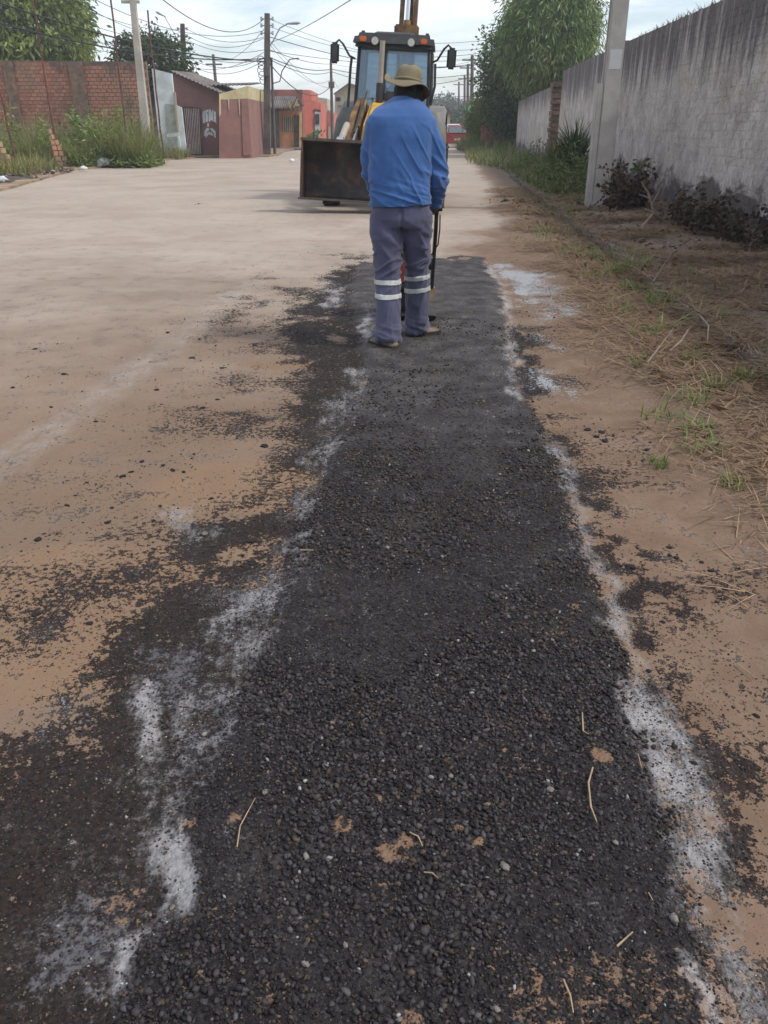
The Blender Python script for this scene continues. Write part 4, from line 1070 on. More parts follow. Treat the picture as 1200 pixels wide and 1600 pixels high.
def rubble():
    n = 420; X = rng.normal(-11.9, 1.1, n); Y = rng.normal(27.0, 2.6, n); k = (X < -9.9 - .09 * (Y - 22)); X, Y = X[k], Y[k]; n = len(X)
    r = .02 + .10 * rng.random(n) ** 3
    c = cols(n, (.03, .026, .024), (.16, .115, .085)); w = rng.random(n) < .06; c[w] = (.35, .34, .33)
    tag(link('rubble', stones('rubble', np.stack([X, Y, .07 + r * .3], 1), r, c, ICO_V, ICO_F, .3, (.4, .8)), 'crumb'), 'dark rubble and soil clods strewn at the left road edge', 'rubble', kind='stuff')
rubble()
simple('plastic_bag', (.55, .58, .57), .5, .2, 5)
def bag(px_, py_, r, seed, lab):
    X, Y = G(px_, py_, .06); q = ICO2_V.copy(); q = q * (.55 + .8 * fbm(q[:, 0] * 2 + seed, q[:, 1] * 2, q[:, 2] * 2, 3, seed))[:, None] * r
    q[:, 2] = np.maximum(q[:, 2] * .7, -r * .25); q += np.array([X, Y, .06 + r * .25])
    tag(link('rubbish_bag', np_mesh('rubbish_bag', q, ICO2_F, False), 'plastic_bag'), lab, 'rubbish')
bag(160, 259, .42, 4, 'crumpled pale plastic rubbish bag at the edge of the weeds'); bag(131, 265, .13, 6, 'small white scrap of rubbish left of the pale plastic bag'); bag(4, 284, .16, 8, 'white scrap of rubbish on the ash at the left edge'); bag(456, 252, .12, 9, 'small white litter scrap on the road edge near the corner pole')
# ------------------------------------------------------------------ white wall with a panel
simple('white_paint', (.60, .66, .66), .85, .10, 2, world=True, dirt=(.32, .33, .30), dsc=.9, damt=.5)
simple('grey_green', (.30, .33, .28), .85, .2, 3, world=True)
simple('purple_paint', (.235, .120, .105), .9, .14, 1.4, world=True, dirt=(.17, .098, .085), dsc=.7, damt=.6, bump=.2)
simple('yellow_paint', (.47, .42, .24), .9, .15, 2, world=True, dirt=(.36, .27, .15), dsc=1.4, damt=.6)
simple('roof_grey', (.155, .135, .12), .9, .3, 2, world=True, dirt=(.07, .06, .055), dsc=.8, damt=.7)
simple('pink_gate', (.42, .33, .31), .7, .15, 4); simple('dark_void', (.018, .016, .015), .95, .3, 2); simple('brown_wood', (.10, .062, .042), .9, .4, 5)
simple('orange_paint', (.50, .235, .115), .9, .15, 1.5, world=True, dirt=(.33, .17, .10), dsc=.8, damt=.6)
simple('salmon_paint', (.46, .135, .095), .9, .12, 1.2, world=True, dirt=(.30, .10, .075), dsc=.6, damt=.6)
simple('stained_salmon', (.30, .115, .085), .92, .3, 1.0, world=True, dirt=(.075, .055, .05), dsc=.8, damt=.8)
simple('roof_tile', (.205, .185, .165), .9, .3, 3, world=True, dirt=(.08, .065, .055), dsc=1.2, damt=.7)
simple('beige_paint', (.40, .345, .25), .9, .12, 1.2, world=True); simple('pale_yellow', (.45, .36, .16), .9, .2, 4)
def facade(poly_px, Y, depth, name, mat, parent, off=(0, 0, 0), slope=0.0):
    """outline given in photo pixels on the plane Y (+ slope per metre of x), extruded away from the camera"""
    P = []
    for x, y in poly_px:
        a, b, d = ray(x, y); t = Y / (b - slope * a); P.append(Vector((a * t, b * t, CAM_H + d * t)))
    P = [Vector((p.x, p.y, max(p.z, -.05))) for p in P]
    n = len(P); root_w = parent.matrix_basis.inverted() if parent else Matrix.Identity(4)
    vs = [root_w @ (p + Vector(off)) for p in P] + [root_w @ (p + Vector((0, depth, 0)) + Vector(off)) for p in P]
    mb = MB().add(vs, [list(range(n)), [n + i for i in range(n)][::-1]] + [[i, n + i, n + (i + 1) % n, (i + 1) % n] for i in range(n)])
    return mb.build(name, mat, parent)
def house(name, px_, Y, lab, cat='house'):
    p = at(px_, 240, Y); return empty(name, (p.x, Y, 0), 0, lab, cat)
h = house('white_wall', 262, 44.9, 'narrow white painted wall with a grey-green door panel left of the purple house', 'wall')
facade([(237, 107), (268, 115), (271, 145), (274, 164), (283, 168), (292, 243), (251, 243)], 45, .2, 'wall', 'white_paint', h)
facade([(258, 162), (275, 164), (277, 207), (260, 208)], 44.95, .1, 'door_panel', 'grey_green', h)
facade([(260, 209), (279, 207), (283, 236), (266, 238)], 44.9, .1, 'meter_box', 'white_paint', h)
facade([(262, 214), (277, 213), (279, 232), (266, 233)], 44.88, .06, 'box_front', 'grey_green', h)
facade([(271, 144), (274, 144), (279, 207), (276, 207)], 44.9, .1, 'edge_post', 'beige_paint', h)
# purple house
h = house('purple_house', 330, 47.6, 'dull purple corner house with barred gate, white wall lettering and yellow gable')
facade([(270, 113), (342, 146), (342, 249), (270, 246)], 47.6, 6.0, 'wall', 'purple_paint', h)
facade([(342.3, 156), (387, 154), (394, 247), (342.3, 249)], 47.3, 5.8, 'side_wall', 'purple_paint', h, slope=.35)
facade([(342.6, 147), (387, 134), (387, 153.8), (342.6, 155.8)], 47.32, 5.8, 'gable', 'yellow_paint', h, slope=.35)
facade([(342.4, 146), (344, 146), (345, 178), (342.6, 182)], 47.22, .1, 'paint_run', 'yellow_paint', h, slope=.35)
facade([(356, 155), (357.5, 155), (358, 172), (357.3, 172)], 47.25, .05, 'paint_run', 'yellow_paint', h, slope=.35); facade([(372.5, 155), (374, 155), (375, 180), (374.3, 180)], 47.25, .05, 'paint_run', 'yellow_paint', h, slope=.35)
facade([(377, 157), (386, 156), (392, 242), (380, 243)], 47.24, .1, 'buttress', 'purple_paint', h, slope=.35)
def roof_sheet(parent, A, B, C, D, mat, n, amp, name='roof_sheet', th=.03):
    """corrugated sheet between eave A-B and ridge D-C"""
    A, B, C, D = map(Vector, (A, B, C, D)); Mi = parent.matrix_basis.inverted(); vs = []; fs = []
    m_ = n * 6
    for k in range(m_ + 1):
        t = k / m_; w = amp * math.sin(2 * math.pi * n * t)
        for P, Q in ((A, B), (D, C)):
            p = P.lerp(Q, t) + Vector((0, 0, w)); vs += [Mi @ p, Mi @ (p - Vector((0, 0, th)))]
    for k in range(m_):
        a = k * 4; b = a + 4
        fs += [[a, b, b + 2, a + 2], [a + 1, a + 3, b + 3, b + 1], [a, a + 1, b + 1, b], [a + 2, b + 2, b + 3, a + 3]]
    fs += [[0, 2, 3, 1], [m_ * 4, m_ * 4 + 1, m_ * 4 + 3, m_ * 4 + 2]]
    return MB().add(vs, fs).build(name, mat, parent, smooth=True)
a = at(266, 110, 47.3); b = at(349, 147, 47.0); roof_sheet(h, a, b, b + Vector((0, 6, .35)), a + Vector((0, 6, .2)), 'roof_grey', 14, .03)
a = at(326, 133, 48.5); b = at(391, 131.5, 48.2); roof_sheet(h, a, b, b + Vector((0, 4, .25)), a + Vector((0, 4, .25)), 'roof_grey', 10, .03)
facade([(286, 167), (312, 169), (314, 243), (293, 243)], 47.55, .04, 'gate_opening', 'dark_void', h)
for k in range(9):
    x = 287.5 + k * 2.75; x2 = 294 + k * 2.3
    facade([(x, 169 + k * .1), (x + 1.4, 169 + k * .1), (x2 + 1.2, 241), (x2, 241)], 47.5, .04, 'gate_bar', 'pink_gate', h)
facade([(285, 166), (313, 168), (313, 170), (285, 168)], 47.48, .06, 'gate_rail', 'brown_wood', h); facade([(312, 169), (315, 169), (317, 243), (314, 243)], 47.48, .06, 'gate_jamb', 'brown_wood', h)
def wall_strokes():
    """worn white block lettering in an arch and a faded crest below it, no longer readable"""
    S = [[(316, 178), (318, 173), (320, 173), (320, 192), (317, 193)], [(321, 172), (325, 171), (325, 175), (323, 176), (325, 180), (325, 190), (321, 191)], [(326, 171), (329, 171), (330, 178), (331, 172), (333, 172), (333, 190), (330, 187), (328, 190), (326, 190)],
         [(334, 173), (337, 175), (338, 194), (336, 190), (334, 191)], [(324, 192), (326, 192), (326, 198), (324, 198)], [(320, 204), (323, 200), (327, 200), (327, 204), (323, 206), (321, 212), (319, 213)], [(328, 200), (333, 201), (337, 206), (337, 216), (334, 213), (334, 208), (330, 205)], [(322, 208), (326, 206), (331, 207), (333, 212), (326, 210), (321, 216)]]
    for s in S: facade([(x, y) for x, y in s], 47.585, .012, 'painted_letter', 'white_paint', h)
wall_strokes()
# porch house
h = house('porch_house', 430, 66, 'low brick house with tiled porch roof, orange front and breeze-block wall')
facade([(386, 140), (472, 140), (474, 236), (386, 236)], 69, 5, 'rear_wall', 'stained_salmon', h)
a = at(384, 169, 64.5); b = at(468, 166, 64.5); c = at(462, 150, 68.2); d = at(384, 152, 68.2)
roof_sheet(h, a, b, c, d, 'roof_tile', 26, .045, 'porch_roof', .06)
for k in range(11):
    x = 388 + k * 7.6
    facade([(x, 169), (x + 1.6, 169), (x + 1.6, 172), (x, 172)], 64.8, 3.2, 'rafter', 'brown_wood', h)
facade([(455, 168), (464, 151), (475, 166), (470, 166), (464, 157), (459, 168)], 64.2, .25, 'gable_end', 'brown_wood', h)
for q in ([(458, 168), (460, 168), (466, 154), (464, 154)], [(462, 163), (468, 163), (468, 165), (462, 165)], [(449, 160), (452, 157), (455, 169), (453, 169)]): facade(q, 64.15, .12, 'timber', 'pale_yellow', h)
facade([(388, 195), (427, 195), (427, 236), (388, 236)], 65.5, .2, 'brick_apron', 'red_brick', h)
for rr in range(2):
    for k in range(7):
        x = 391 + k * 3.6; y = 188 + rr * 4
        facade([(x, y - 2), (x + 2.9, y - 2), (x + 2.9, y + 1.4), (x, y + 1.4)], 65.6, .12, 'breeze_block', 'pale_yellow', h)
facade([(386, 183), (428, 183), (428, 185), (386, 185)], 65.5, .2, 'beam', 'dark_void', h)
facade([(424, 170), (435, 170), (437, 236), (424, 236)], 65.2, .35, 'corner_pillar', 'old_pole', h)
facade([(435.3, 173), (471, 174), (472, 236), (436.5, 236)], 65.4, .25, 'front_wall', 'orange_paint', h)
facade([(441, 183), (457, 183), (457, 205), (441, 205)], 65.35, .2, 'window_opening', 'beige_paint', h)
for k in range(6): facade([(441 + k * 3, 183), (442 + k * 3, 183), (442 + k * 3, 205), (441 + k * 3, 205)], 65.2, .05, 'window_bar', 'brown_wood', h)
facade([(459, 179), (467, 180), (467, 229), (459, 229)], 65.3, .1, 'doorway', 'brown_wood', h)
facade([(467.3, 176), (470, 176), (470, 231), (467.3, 231)], 65.2, .2, 'door_post', 'pale_yellow', h)
facade([(386, 172), (424, 172), (424, 183), (386, 183)], 68.6, .2, 'porch_shade_panel', 'dark_void', h)  # dark panel colours in the shade under the porch roof
facade([(392, 234), (474, 231.5), (474, 238), (392, 241)], 62, 3.0, 'front_step', 'grey_mortar', h)
for k, (px_, nn) in enumerate(((448, 60), (462, 70))):
    X_, Y_ = G(px_, 236, .3); n_ = nn
    D = rng.normal(size=(n_, 3)); D[:, 2] = np.abs(D[:, 2]) + .3
    me = leaf_quads('potted_plant', np.stack([X_ + rng.normal(0, .18, n_), 61.8 + rng.normal(0, .1, n_), .35 + rng.random(n_) * (.5 + .3 * k)], 1), D, .28, .08, cols(n_, (.06, .11, .025), (.16, .25, .06)))
    tag(link('green_plant', me, 'leaf'), 'small leafy green plant in front of the orange house wall, %s of two' % ('left and lower' if k == 0 else 'right and taller'), 'plant')
# salmon building, further houses
h = house('salmon_building', 490, 74, 'salmon red building with stepped parapet and grey metal door')
facade([(472, 140), (486, 141), (487, 157), (501, 160), (501, 232), (472, 234)], 74, 7, 'wall', 'salmon_paint', h, slope=.5)
facade([(490, 170), (501, 172), (501, 174), (490, 172)], 73.85, .3, 'lintel', 'brown_wood', h, slope=.5)
facade([(492, 174), (500, 175), (500, 228), (492, 229)], 73.9, .2, 'metal_door', 'lamp_grey', h, slope=.5)
facade([(493, 178), (499, 178), (499, 194), (493, 194)], 73.8, .1, 'door_grille', 'dark_metal', h, slope=.5)
h = house('pink_shop', 512, 82, 'small pink building with dark open doorway beside the salmon one')
facade([(501, 172), (521, 176), (521, 229), (501, 231)], 84, 6, 'wall', 'salmon_paint', h); facade([(504, 178), (509, 178), (509, 228), (504, 229)], 83.9, .2, 'doorway', 'dark_void', h)
facade([(496, 152), (511, 154), (512, 172), (500, 170)], 90, 5, 'upper_wall', 'beige_paint', h); facade([(513, 198), (520, 198), (520, 229), (513, 229)], 83.9, .2, 'pale_base', 'beige_paint', h)
h = house('beige_house', 536, 100, 'beige gabled house showing left of the loader cab')
facade([(523, 146), (545, 131), (575, 141), (575, 230), (523, 230)], 100, 8, 'wall', 'beige_paint', h); facade([(525, 152), (532, 152), (532, 158), (525, 158)], 99.9, .2, 'window', 'dark_void', h)
facade([(521, 146), (545, 129), (577, 140), (577, 142.5), (545, 131.5), (522, 148)], 99.5, 9, 'roof', 'roof_grey', h)
facade([(528, 164), (548, 166), (548, 168), (528, 166)], 99.6, .5, 'awning', 'roof_grey', h)
h = house('brown_roofed_house', 695, 108, 'small house with a brown roof far down the street right of the worker')
facade([(672, 176), (703, 178), (703, 225), (672, 225)], 108, 8, 'wall', 'beige_paint', h); facade([(668, 166), (700, 168), (707, 178), (670, 178)], 107.5, 9, 'roof', 'brown_wood', h)
h = house('pink_boundary_wall', 705, 80, 'low pinkish boundary wall left of the red car', 'wall'); facade([(688, 199), (702, 202), (702, 232), (688, 232)], 86, .3, 'wall', 'beige_paint', h)
h = house('plank_fence', 780, 56, 'reddish-brown fence with pale upright sticks under the dark tree', 'fence')
facade([(752, 196), (806, 188), (806, 241), (752, 240)], 56, .25, 'fence_board', 'stained_salmon', h)
for k, x in enumerate((780, 787, 791, 795)): facade([(x, 188 + k % 2 * 3), (x + 1.2, 188), (x + 1.2, 212), (x, 212)], 55.9, .05, 'stick', 'beige_paint', h)
simple('banner_green', (.10, .45, .22), .8, .2, 2); h = house('street_banner', 733, 82, 'narrow green and white upright banner down the street', 'banner')
facade([(731.5, 165), (735.5, 165), (735.5, 176), (731.5, 176)], 82, .05, 'green_panel', 'banner_green', h); facade([(731.5, 176.2), (735.5, 176.2), (735.5, 185), (731.5, 185)], 82, .05, 'white_panel', 'white_paint', h); facade([(733, 165), (734, 165), (734, 232), (733, 232)], 82.1, .1, 'pole', 'dark_metal', h)

# ------------------------------------------------------------------ trees
simple('bark', (.095, .072, .055), .95, .35, 6, bump=.6, bd=.02)
def tree(name, lab, base, trunk_h, c, rad, nc, per, L, Wd, g0, g1, droop=.4, cr=.35, tr=.22, seed=0, grp=None, lump=.55, pale_leaf=None):
    root = empty(name, (base[0], base[1], 0), 0, lab, 'tree', grp)
    mb = MB(); cx, cy, cz = c[0] - base[0], c[1] - base[1], c[2]
    mb.tube([(0, 0, -.2), (cx * .2, cy * .2, trunk_h * .5), (cx * .6, cy * .6, trunk_h), (cx, cy, cz)], [tr, tr * .8, tr * .62, tr * .25], 8)
    for k in range(7):
        a = 6.28 * k / 7 + seed; e = Vector((cx + rad[0] * .7 * math.cos(a), cy + rad[1] * .7 * math.sin(a), cz + rad[2] * random.uniform(-.35, .5)))
        s = Vector((cx * .6, cy * .6, trunk_h)); mb.tube([s, s.lerp(e, .5) + Vector((0, 0, .25)), e], [tr * .45, tr * .28, tr * .08], 6)
    mb.build('trunk', 'bark', root, smooth=True)
    d = rng.normal(size=(nc, 3)); d /= np.linalg.norm(d, axis=1, keepdims=True)
    f = .45 + .62 * rng.random(nc) ** .45
    bump_ = 1 + lump * (fbm(d[:, 0] * 1.9 + seed * 3.7, d[:, 1] * 1.9, d[:, 2] * 1.9, 3, seed) - .5) * 2
    C = d * (f * bump_)[:, None] * np.array(rad) + np.array([cx, cy, cz])
    keep = C[:, 2] > .5; C, d = C[keep], d[keep]; nc = len(C)
    off = rng.normal(size=(nc, per, 3)) * cr
    P = C[:, None] + off
    D = d[:, None] * .5 + rng.normal(size=(nc, per, 3)) * .55 + np.array([0, 0, -droop])
    shade = rng.random((nc, 1, 1)); col = np.array(g0) * (1 - shade) + np.array(g1) * shade
    if pale_leaf is not None:
        yl = (rng.random((nc, 1, 1)) < .14); col = np.where(yl, np.array(pale_leaf), col)  # pale leaf tone for clusters picked at random
    col = np.broadcast_to(col, (nc, per, 3)) * rng.uniform(.8, 1.2, (nc, per, 1))
    N = nc * per
    me = leaf_quads('crown', P.reshape(-1, 3), D.reshape(-1, 3), L * rng.uniform(.7, 1.25, N), Wd * rng.uniform(.7, 1.2, N), col.reshape(-1, 3), .25)
    link('crown', me, 'leaf', root)
    return root
p = at(18, 22, 58); tree('mango_tree', 'big rounded light green mango tree behind the brick wall', (p.x, 58), 3.5, (p.x, 58, 7.3), (4.6, 4.2, 3.9), 950, 26, .46, .085, (.065, .105, .022), (.24, .30, .07), .75, .38, .3, 3, lump=.25, pale_leaf=(.32, .36, .10))
p = at(-70, 30, 62); tree('mango_tree', 'second mango crown cut off by the upper left corner', (p.x, 62), 3.5, (p.x, 62, 7.6), (4.0, 4, 4.2), 600, 24, .46, .09, (.065, .105, .022), (.22, .28, .065), .75, .38, .3, 5, lump=.25)
p = at(232, 92, 57); tree('dark_bush_tree', 'dark rounded bushy tree behind the pale pole and brick wall', (p.x, 57), 2.5, (p.x, 57, 4.9), (2.0, 2.0, 1.6), 260, 22, .30, .07, (.022, .042, .018), (.07, .10, .035), .3, .28, .2, 7)
def palm(px_, py_, Y, n, L, lab):
    c = at(px_, py_, Y); root = empty('palm_tree', (c.x, Y, 0), 0, lab, 'palm tree')
    MB().tube([(0, 0, -.1), (.1, 0, c.z * .5), (0, 0, c.z)], [.2, .16, .14], 8).build('trunk', 'bark', root, smooth=True)
    P, D, C = [], [], []
    for k in range(n):
        a = 6.28 * k / n + random.uniform(-.2, .2); el = random.uniform(.3, 1.4); h_ = Vector((math.cos(a), math.sin(a), 0))
        spine = [Vector((0, 0, c.z)) + h_ * (L * t * math.cos(el) * (1 + .2 * t)) + Vector((0, 0, L * (t * math.sin(el) - .55 * t * t))) for t in [i / 14 for i in range(15)]]
        MB().tube(spine, [.03 - .0018 * i for i in range(15)], 5).build('frond_stem', 'bark', root)
        for i in range(2, 15):
            dr = (spine[i] - spine[i - 1]).normalized(); sd = dr.cross(Vector((0, 0, 1))).normalized()
            for s in (-1, 1):
                for j in range(2):
                    P.append(spine[i] - dr * j * .06); D.append(dr * .5 + sd * s * .8 + Vector((0, 0, -.35)) + Vector([random.gauss(0, .1)] * 3)); C.append((.07 + random.random() * .06, .10 + random.random() * .07, .05))
    me = leaf_quads('fronds', np.array([tuple(x) for x in P]), np.array([tuple(x) for x in D]), .55, .035, np.array(C), .2)
    link('fronds', me, 'leaf', root)
palm(252, 74, 60, 11, 1.6, 'small palm with grey-green fronds beside the dark bushy tree'); palm(282, 116, 66, 9, 1.1, 'low palm crown showing above the purple house roof')
p = at(812, 140, 54); tree('broadleaf_tree', 'dark dense broadleaf tree leaning over the far end of the wall', (p.x + .6, 55), 2.6, (p.x + .2, 55, 3.9), (2.2, 2.4, 2.9), 950, 26, .24, .06, (.025, .048, .018), (.090, .130, .040), .35, .30, .3, 9, lump=.45, pale_leaf=(.11, .16, .04))
p = at(868, 30, 46); tree('bamboo_clump', 'tall feathery light green bamboo-like crown above the wall', (p.x + .8, 47), 3.2, (p.x - .1, 47, 6.0), (2.2, 2.3, 2.7), 1000, 28, .40, .030, (.050, .090, .028), (.19, .26, .085), 1.0, .36, .28, 11, lump=.30, pale_leaf=(.26, .32, .13))
p = at(760, 190, 60); tree('shrub_tree', 'yellow-green bushy shrub at the left foot of the dark tree', (p.x, 60), .8, (p.x - .1, 60, 1.9), (1.1, 1.2, 1.6), 240, 20, .22, .05, (.06, .095, .02), (.17, .22, .05), .4, .22, .1, 13)
p = at(1075, -30, 30)
proto = tree('street_tree', 'distant hazy green tree on the skyline', (0, 0), 2.5, (0, 0, 4.6), (3.4, 3.2, 3.0), 170, 16, .75, .20, (.045, .062, .040), (.105, .130, .070), .3, .6, .25, 15, 'trees on the skyline down the street')
first = True
for k in range(26):
    px_ = random.uniform(660, 765) if k < 15 else random.choice([random.uniform(470, 560), random.uniform(330, 480), random.uniform(100, 300)])
    Y_ = random.uniform(125, 230); s = random.uniform(.55, .85) * (Y_ / 170) * (1 if k < 15 else .9)
    if k < 15 and abs((px_ - 600) / 1386 * Y_ - (2 + .05 * Y_)) < 3: px_ += 25
    o = proto if first else copy_tree(proto); first = False
    q = at(px_, 200, Y_); o.location = (q.x, Y_, -.05); o.rotation_euler = (0, 0, random.uniform(0, 6.28)); o.scale = (s * 1.1, s * 1.1, s * random.uniform(.75, 1.0))
    o['label'] = 'distant hazy green tree on the skyline down the street' if k < 15 else 'distant tree crown showing low above the houses on the left'
    o['group'] = 'trees on the skyline down the street' if k < 15 else 'trees behind the houses'
simple('hill_green', (.06, .085, .06), .95, .3, .01, world=True)
def hills():
    xs = np.linspace(-620, 620, 160); vs = []; fs = []
    for x in xs:
        z = 3 + 10 * float(fbm(x * .012 + 5, 1.0, octaves=5, seed=99)); vs += [(x, 470, -.5), (x, 500, z), (x, 590, -.5)]
    for i in range(159):
        a = i * 3; fs += [[a, a + 3, a + 4, a + 1], [a + 1, a + 4, a + 5, a + 2]]
    tag(MB().add(vs, fs).build('hills', 'hill_green', smooth='all'), kind='structure')
hills()
# ------------------------------------------------------------------ plants at the near wall
def sword_plant(px_, py_, Yz, n, hgt, g0, g1, lab, wd=.03):
    X, Y = G(px_, py_, .1); P = np.stack([X + rng.normal(0, .10, n), Y + rng.normal(0, .12, n), np.full(n, .08) + rng.random(n) * hgt * .45], 1)
    H = hgt * rng.uniform(.35, .75, n)
    root = empty('sword_leaf_plant', (X, Y, .05), 0, lab, 'plant')
    me = blades('foliage', P - np.array([X, Y, .05]), H, wd * rng.uniform(.6, 1.1, n), H * rng.uniform(.15, .7, n), cols(n, g0, g1), seg=4); link('foliage', me, 'leaf', root)
    mb = MB()
    for k in range(4): mb.tube([(random.uniform(-.06, .06), random.uniform(-.06, .06), -.1), (random.uniform(-.12, .12), random.uniform(-.1, .1), hgt * .55)], [.02, .012], 6)
    mb.build('stems', 'bark', root)
sword_plant(893, 284, 0, 260, 1.55, (.022, .045, .016), (.075, .115, .035), 'tall dark sword-leaved plant by the wall, left of the concrete pole'); sword_plant(868, 272, 0, 160, 1.1, (.05, .075, .02), (.14, .17, .05), 'lighter leafy plant beside the tall sword-leaved plant')
def shrub(name, px_, py_, n, r, hgt, g0, g1, lab, L=.07, Wd=.022, wall=False):
    X, Y = G(px_, py_, .1); root = empty(name, (X, Y, .05), 0, lab, 'shrub'); mb = MB(); P, D = [], []
    for k in range(n):
        a = random.uniform(0, 6.28); e = Vector((math.cos(a) * r[0] * random.random() ** .6 * 1.15, math.sin(a) * r[1] * random.random() ** .6 * 1.15, hgt * random.random() ** 1.2 + .06))
        s = Vector((e.x * .3, e.y * .3, -.05)); m_ = s.lerp(e, .5) + Vector((random.gauss(0, .05), random.gauss(0, .05), 0))
        mb.tube([s, m_, e], [.007, .005, .002], 5)
        for j in range(random.randint(6, 26)):
            t = random.random() ** .6; q = s.lerp(m_, t * 2) if t < .5 else m_.lerp(e, t * 2 - 1); P.append(tuple(q + Vector((random.gauss(0, .05), random.gauss(0, .05), random.gauss(0, .03))))); D.append((random.gauss(0, 1), random.gauss(0, 1), random.gauss(-.3, .5)))
    mb.build('stems', 'bark', root); N = len(P)
    link('foliage', leaf_quads('foliage', np.array(P), np.array(D), L * rng.uniform(.7, 1.3, N), Wd * rng.uniform(.7, 1.3, N), cols(N, g0, g1), .3), 'leaf', root)
shrub('maroon_shrub', 975, 326, 70, (.45, .45), .85, (.030, .014, .014), (.085, .040, .034), 'dark maroon shrub against the wall right of the concrete pole', .09, .03)
shrub('green_shrub', 990, 320, 14, (.22, .2), .80, (.05, .085, .02), (.12, .17, .05), 'small green shoots inside the maroon shrub', .09, .03)
shrub('dry_creeper', 1085, 358, 80, (.35, 1.2), .55, (.026, .016, .014), (.075, .045, .035), 'dark dry creeper along the wall foot behind the dead branch', .08, .026); shrub('dry_creeper', 1170, 385, 50, (.3, .8), .45, (.026, .016, .014), (.085, .055, .04), 'dark dry creeper at the wall foot by the right edge', .08, .026)
simple('dead_wood', (.20, .155, .120), .9, .3, 12, bump=.4, bd=.004)
def branch():
    root = empty('dead_branch', (*G(1040, 350, .12), .1), 0, 'pale bare dead branch lying at the foot of the whitewashed wall', 'branch'); Y0 = root.location.y
    def P(x, y, dy=0.0): return at(x, y, Y0 + dy) - root.location
    for pts, r0, r1 in [([P(994, 372, -.3), P(1006, 352, -.1), P(1021, 333), P(1018, 318), P(1012, 300, .1), P(1002, 284, .1)], .028, .010), ([P(1021, 333), P(1035, 345, .1), P(1048, 355, .1), P(1062, 348, .0), P(1076, 346, -.1), P(1088, 356, -.2), P(1098, 376, -.4)], .026, .020), ([P(1021, 333), P(1012, 328), P(1003, 324)], .016, .006), ([P(1018, 320), P(1028, 302, .1), P(1032, 288, .1)], .012, .004), ([P(1014, 310), P(1006, 306), P(998, 304)], .012, .005), ([P(1048, 354, .1), P(1060, 338, .1), P(1064, 316, .1)], .010, .004), ([P(1014, 316), P(1020, 305)], .010, .004)]:
        n = len(pts); MB().tube(pts, [r0 + (r1 - r0) * k / (n - 1) for k in range(n)], 7).build('limb', 'dead_wood', root, smooth=True)
    for pts, lab in (([(1052, 398), (1066, 392), (1072, 384)], 'short pale stick on the litter below the dead branch'), ([(1020, 445), (1050, 400)], 'long thin stick lying on the verge litter'), ([(942, 335), (950, 350)], 'thin pale stick at the foot of the concrete pole'), ([(1045, 556), (1062, 545), (1075, 520)], 'bent pale stalk on the kerb litter'), ([(1093, 500), (1105, 520), (1104, 540)], 'curved white root hanging over the kerb'), ([(1010, 575), (1050, 525)], 'straight brown stick across the kerb litter')):
        w = [];
        for i, (x, y) in enumerate(pts):
            X, Y = G(x, y, .12); w.append((X, Y, .15 + .02 * (i % 2)))
        tag(MB().tube(w, [.006] * (len(w) - 1) + [.003], 6).build('stick', 'dead_wood', smooth=True), lab, 'stick')
branch()
# ================================================================== backhoe loader
simple('loader_yellow', (.60, .36, .055), .5, .15, 3, dirt=(.24, .15, .07), dsc=2.2, damt=.6)
simple('loader_black', (.030, .030, .032), .5, .25, 4, dirt=(.09, .08, .07), dsc=2, damt=.35)
simple('loader_grey', (.085, .088, .088), .6, .2, 4, dirt=(.13, .115, .095), dsc=2, damt=.5)
simple('fender_grey', (.185, .18, .165), .6, .15, 3, dirt=(.22, .19, .15), dsc=2, damt=.4)
simple('bucket_steel', (.028, .023, .022), .62, .6, 2.2, metal=.25, dirt=(.115, .055, .034), dsc=2.1, damt=.9, bump=.3, bd=.01)
simple('bucket_edge', (.10, .075, .06), .6, .35, 4, metal=.3)
simple('chrome', (.62, .62, .62), .22, .05, 5, metal=1.0)
simple('rubber', (.022, .021, .021), .85, .3, 10, dirt=(.12, .095, .07), dsc=3, damt=.5)
simple('rim', (.38, .33, .22), .6, .2, 5, dirt=(.16, .12, .08), dsc=3, damt=.6)
simple('amber', (.55, .13, .03), .35, .1, 5); simple('lamp_glass', (.52, .50, .44), .25, .1, 9); simple('pipe_beige', (.33, .29, .24), .6, .15, 4)
simple('arm_rust', (.115, .062, .036), .75, .4, 4, dirt=(.34, .21, .055), dsc=2.5, damt=.6)
def glass_mat(name, tint, refl=.12):
    m = bpy.data.materials.new(name); m.use_nodes = True; nt = m.node_tree; nt.nodes.clear(); MATS[name] = m
    out = nt.nodes.new('ShaderNodeOutputMaterial'); t = nt.nodes.new('ShaderNodeBsdfTransparent'); t.inputs[0].default_value = (*tint, 1)
    g = nt.nodes.new('ShaderNodeBsdfGlossy'); g.inputs['Roughness'].default_value = .06; g.inputs[0].default_value = (.8, .85, .9, 1)
    d = nt.nodes.new('ShaderNodeBsdfDiffuse'); d.inputs[0].default_value = (.30, .32, .33, 1)
    fr = nt.nodes.new('ShaderNodeFresnel'); fr.inputs[0].default_value = 1.5
    ad = nt.nodes.new('ShaderNodeMath'); ad.operation = 'ADD'; ad.inputs[1].default_value = refl; nt.links.new(fr.outputs[0], ad.inputs[0])
    m1 = nt.nodes.new('ShaderNodeMixShader'); nt.links.new(ad.outputs[0], m1.inputs[0]); nt.links.new(t.outputs[0], m1.inputs[1]); nt.links.new(g.outputs[0], m1.inputs[2])
    m2 = nt.nodes.new('ShaderNodeMixShader'); m2.inputs[0].default_value = .16; nt.links.new(m1.outputs[0], m2.inputs[1]); nt.links.new(d.outputs[0], m2.inputs[2]); nt.links.new(m2.outputs[0], out.inputs[0])
glass_mat('cab_glass', (.70, .80, .86)); glass_mat('car_glass', (.10, .11, .12), .15)
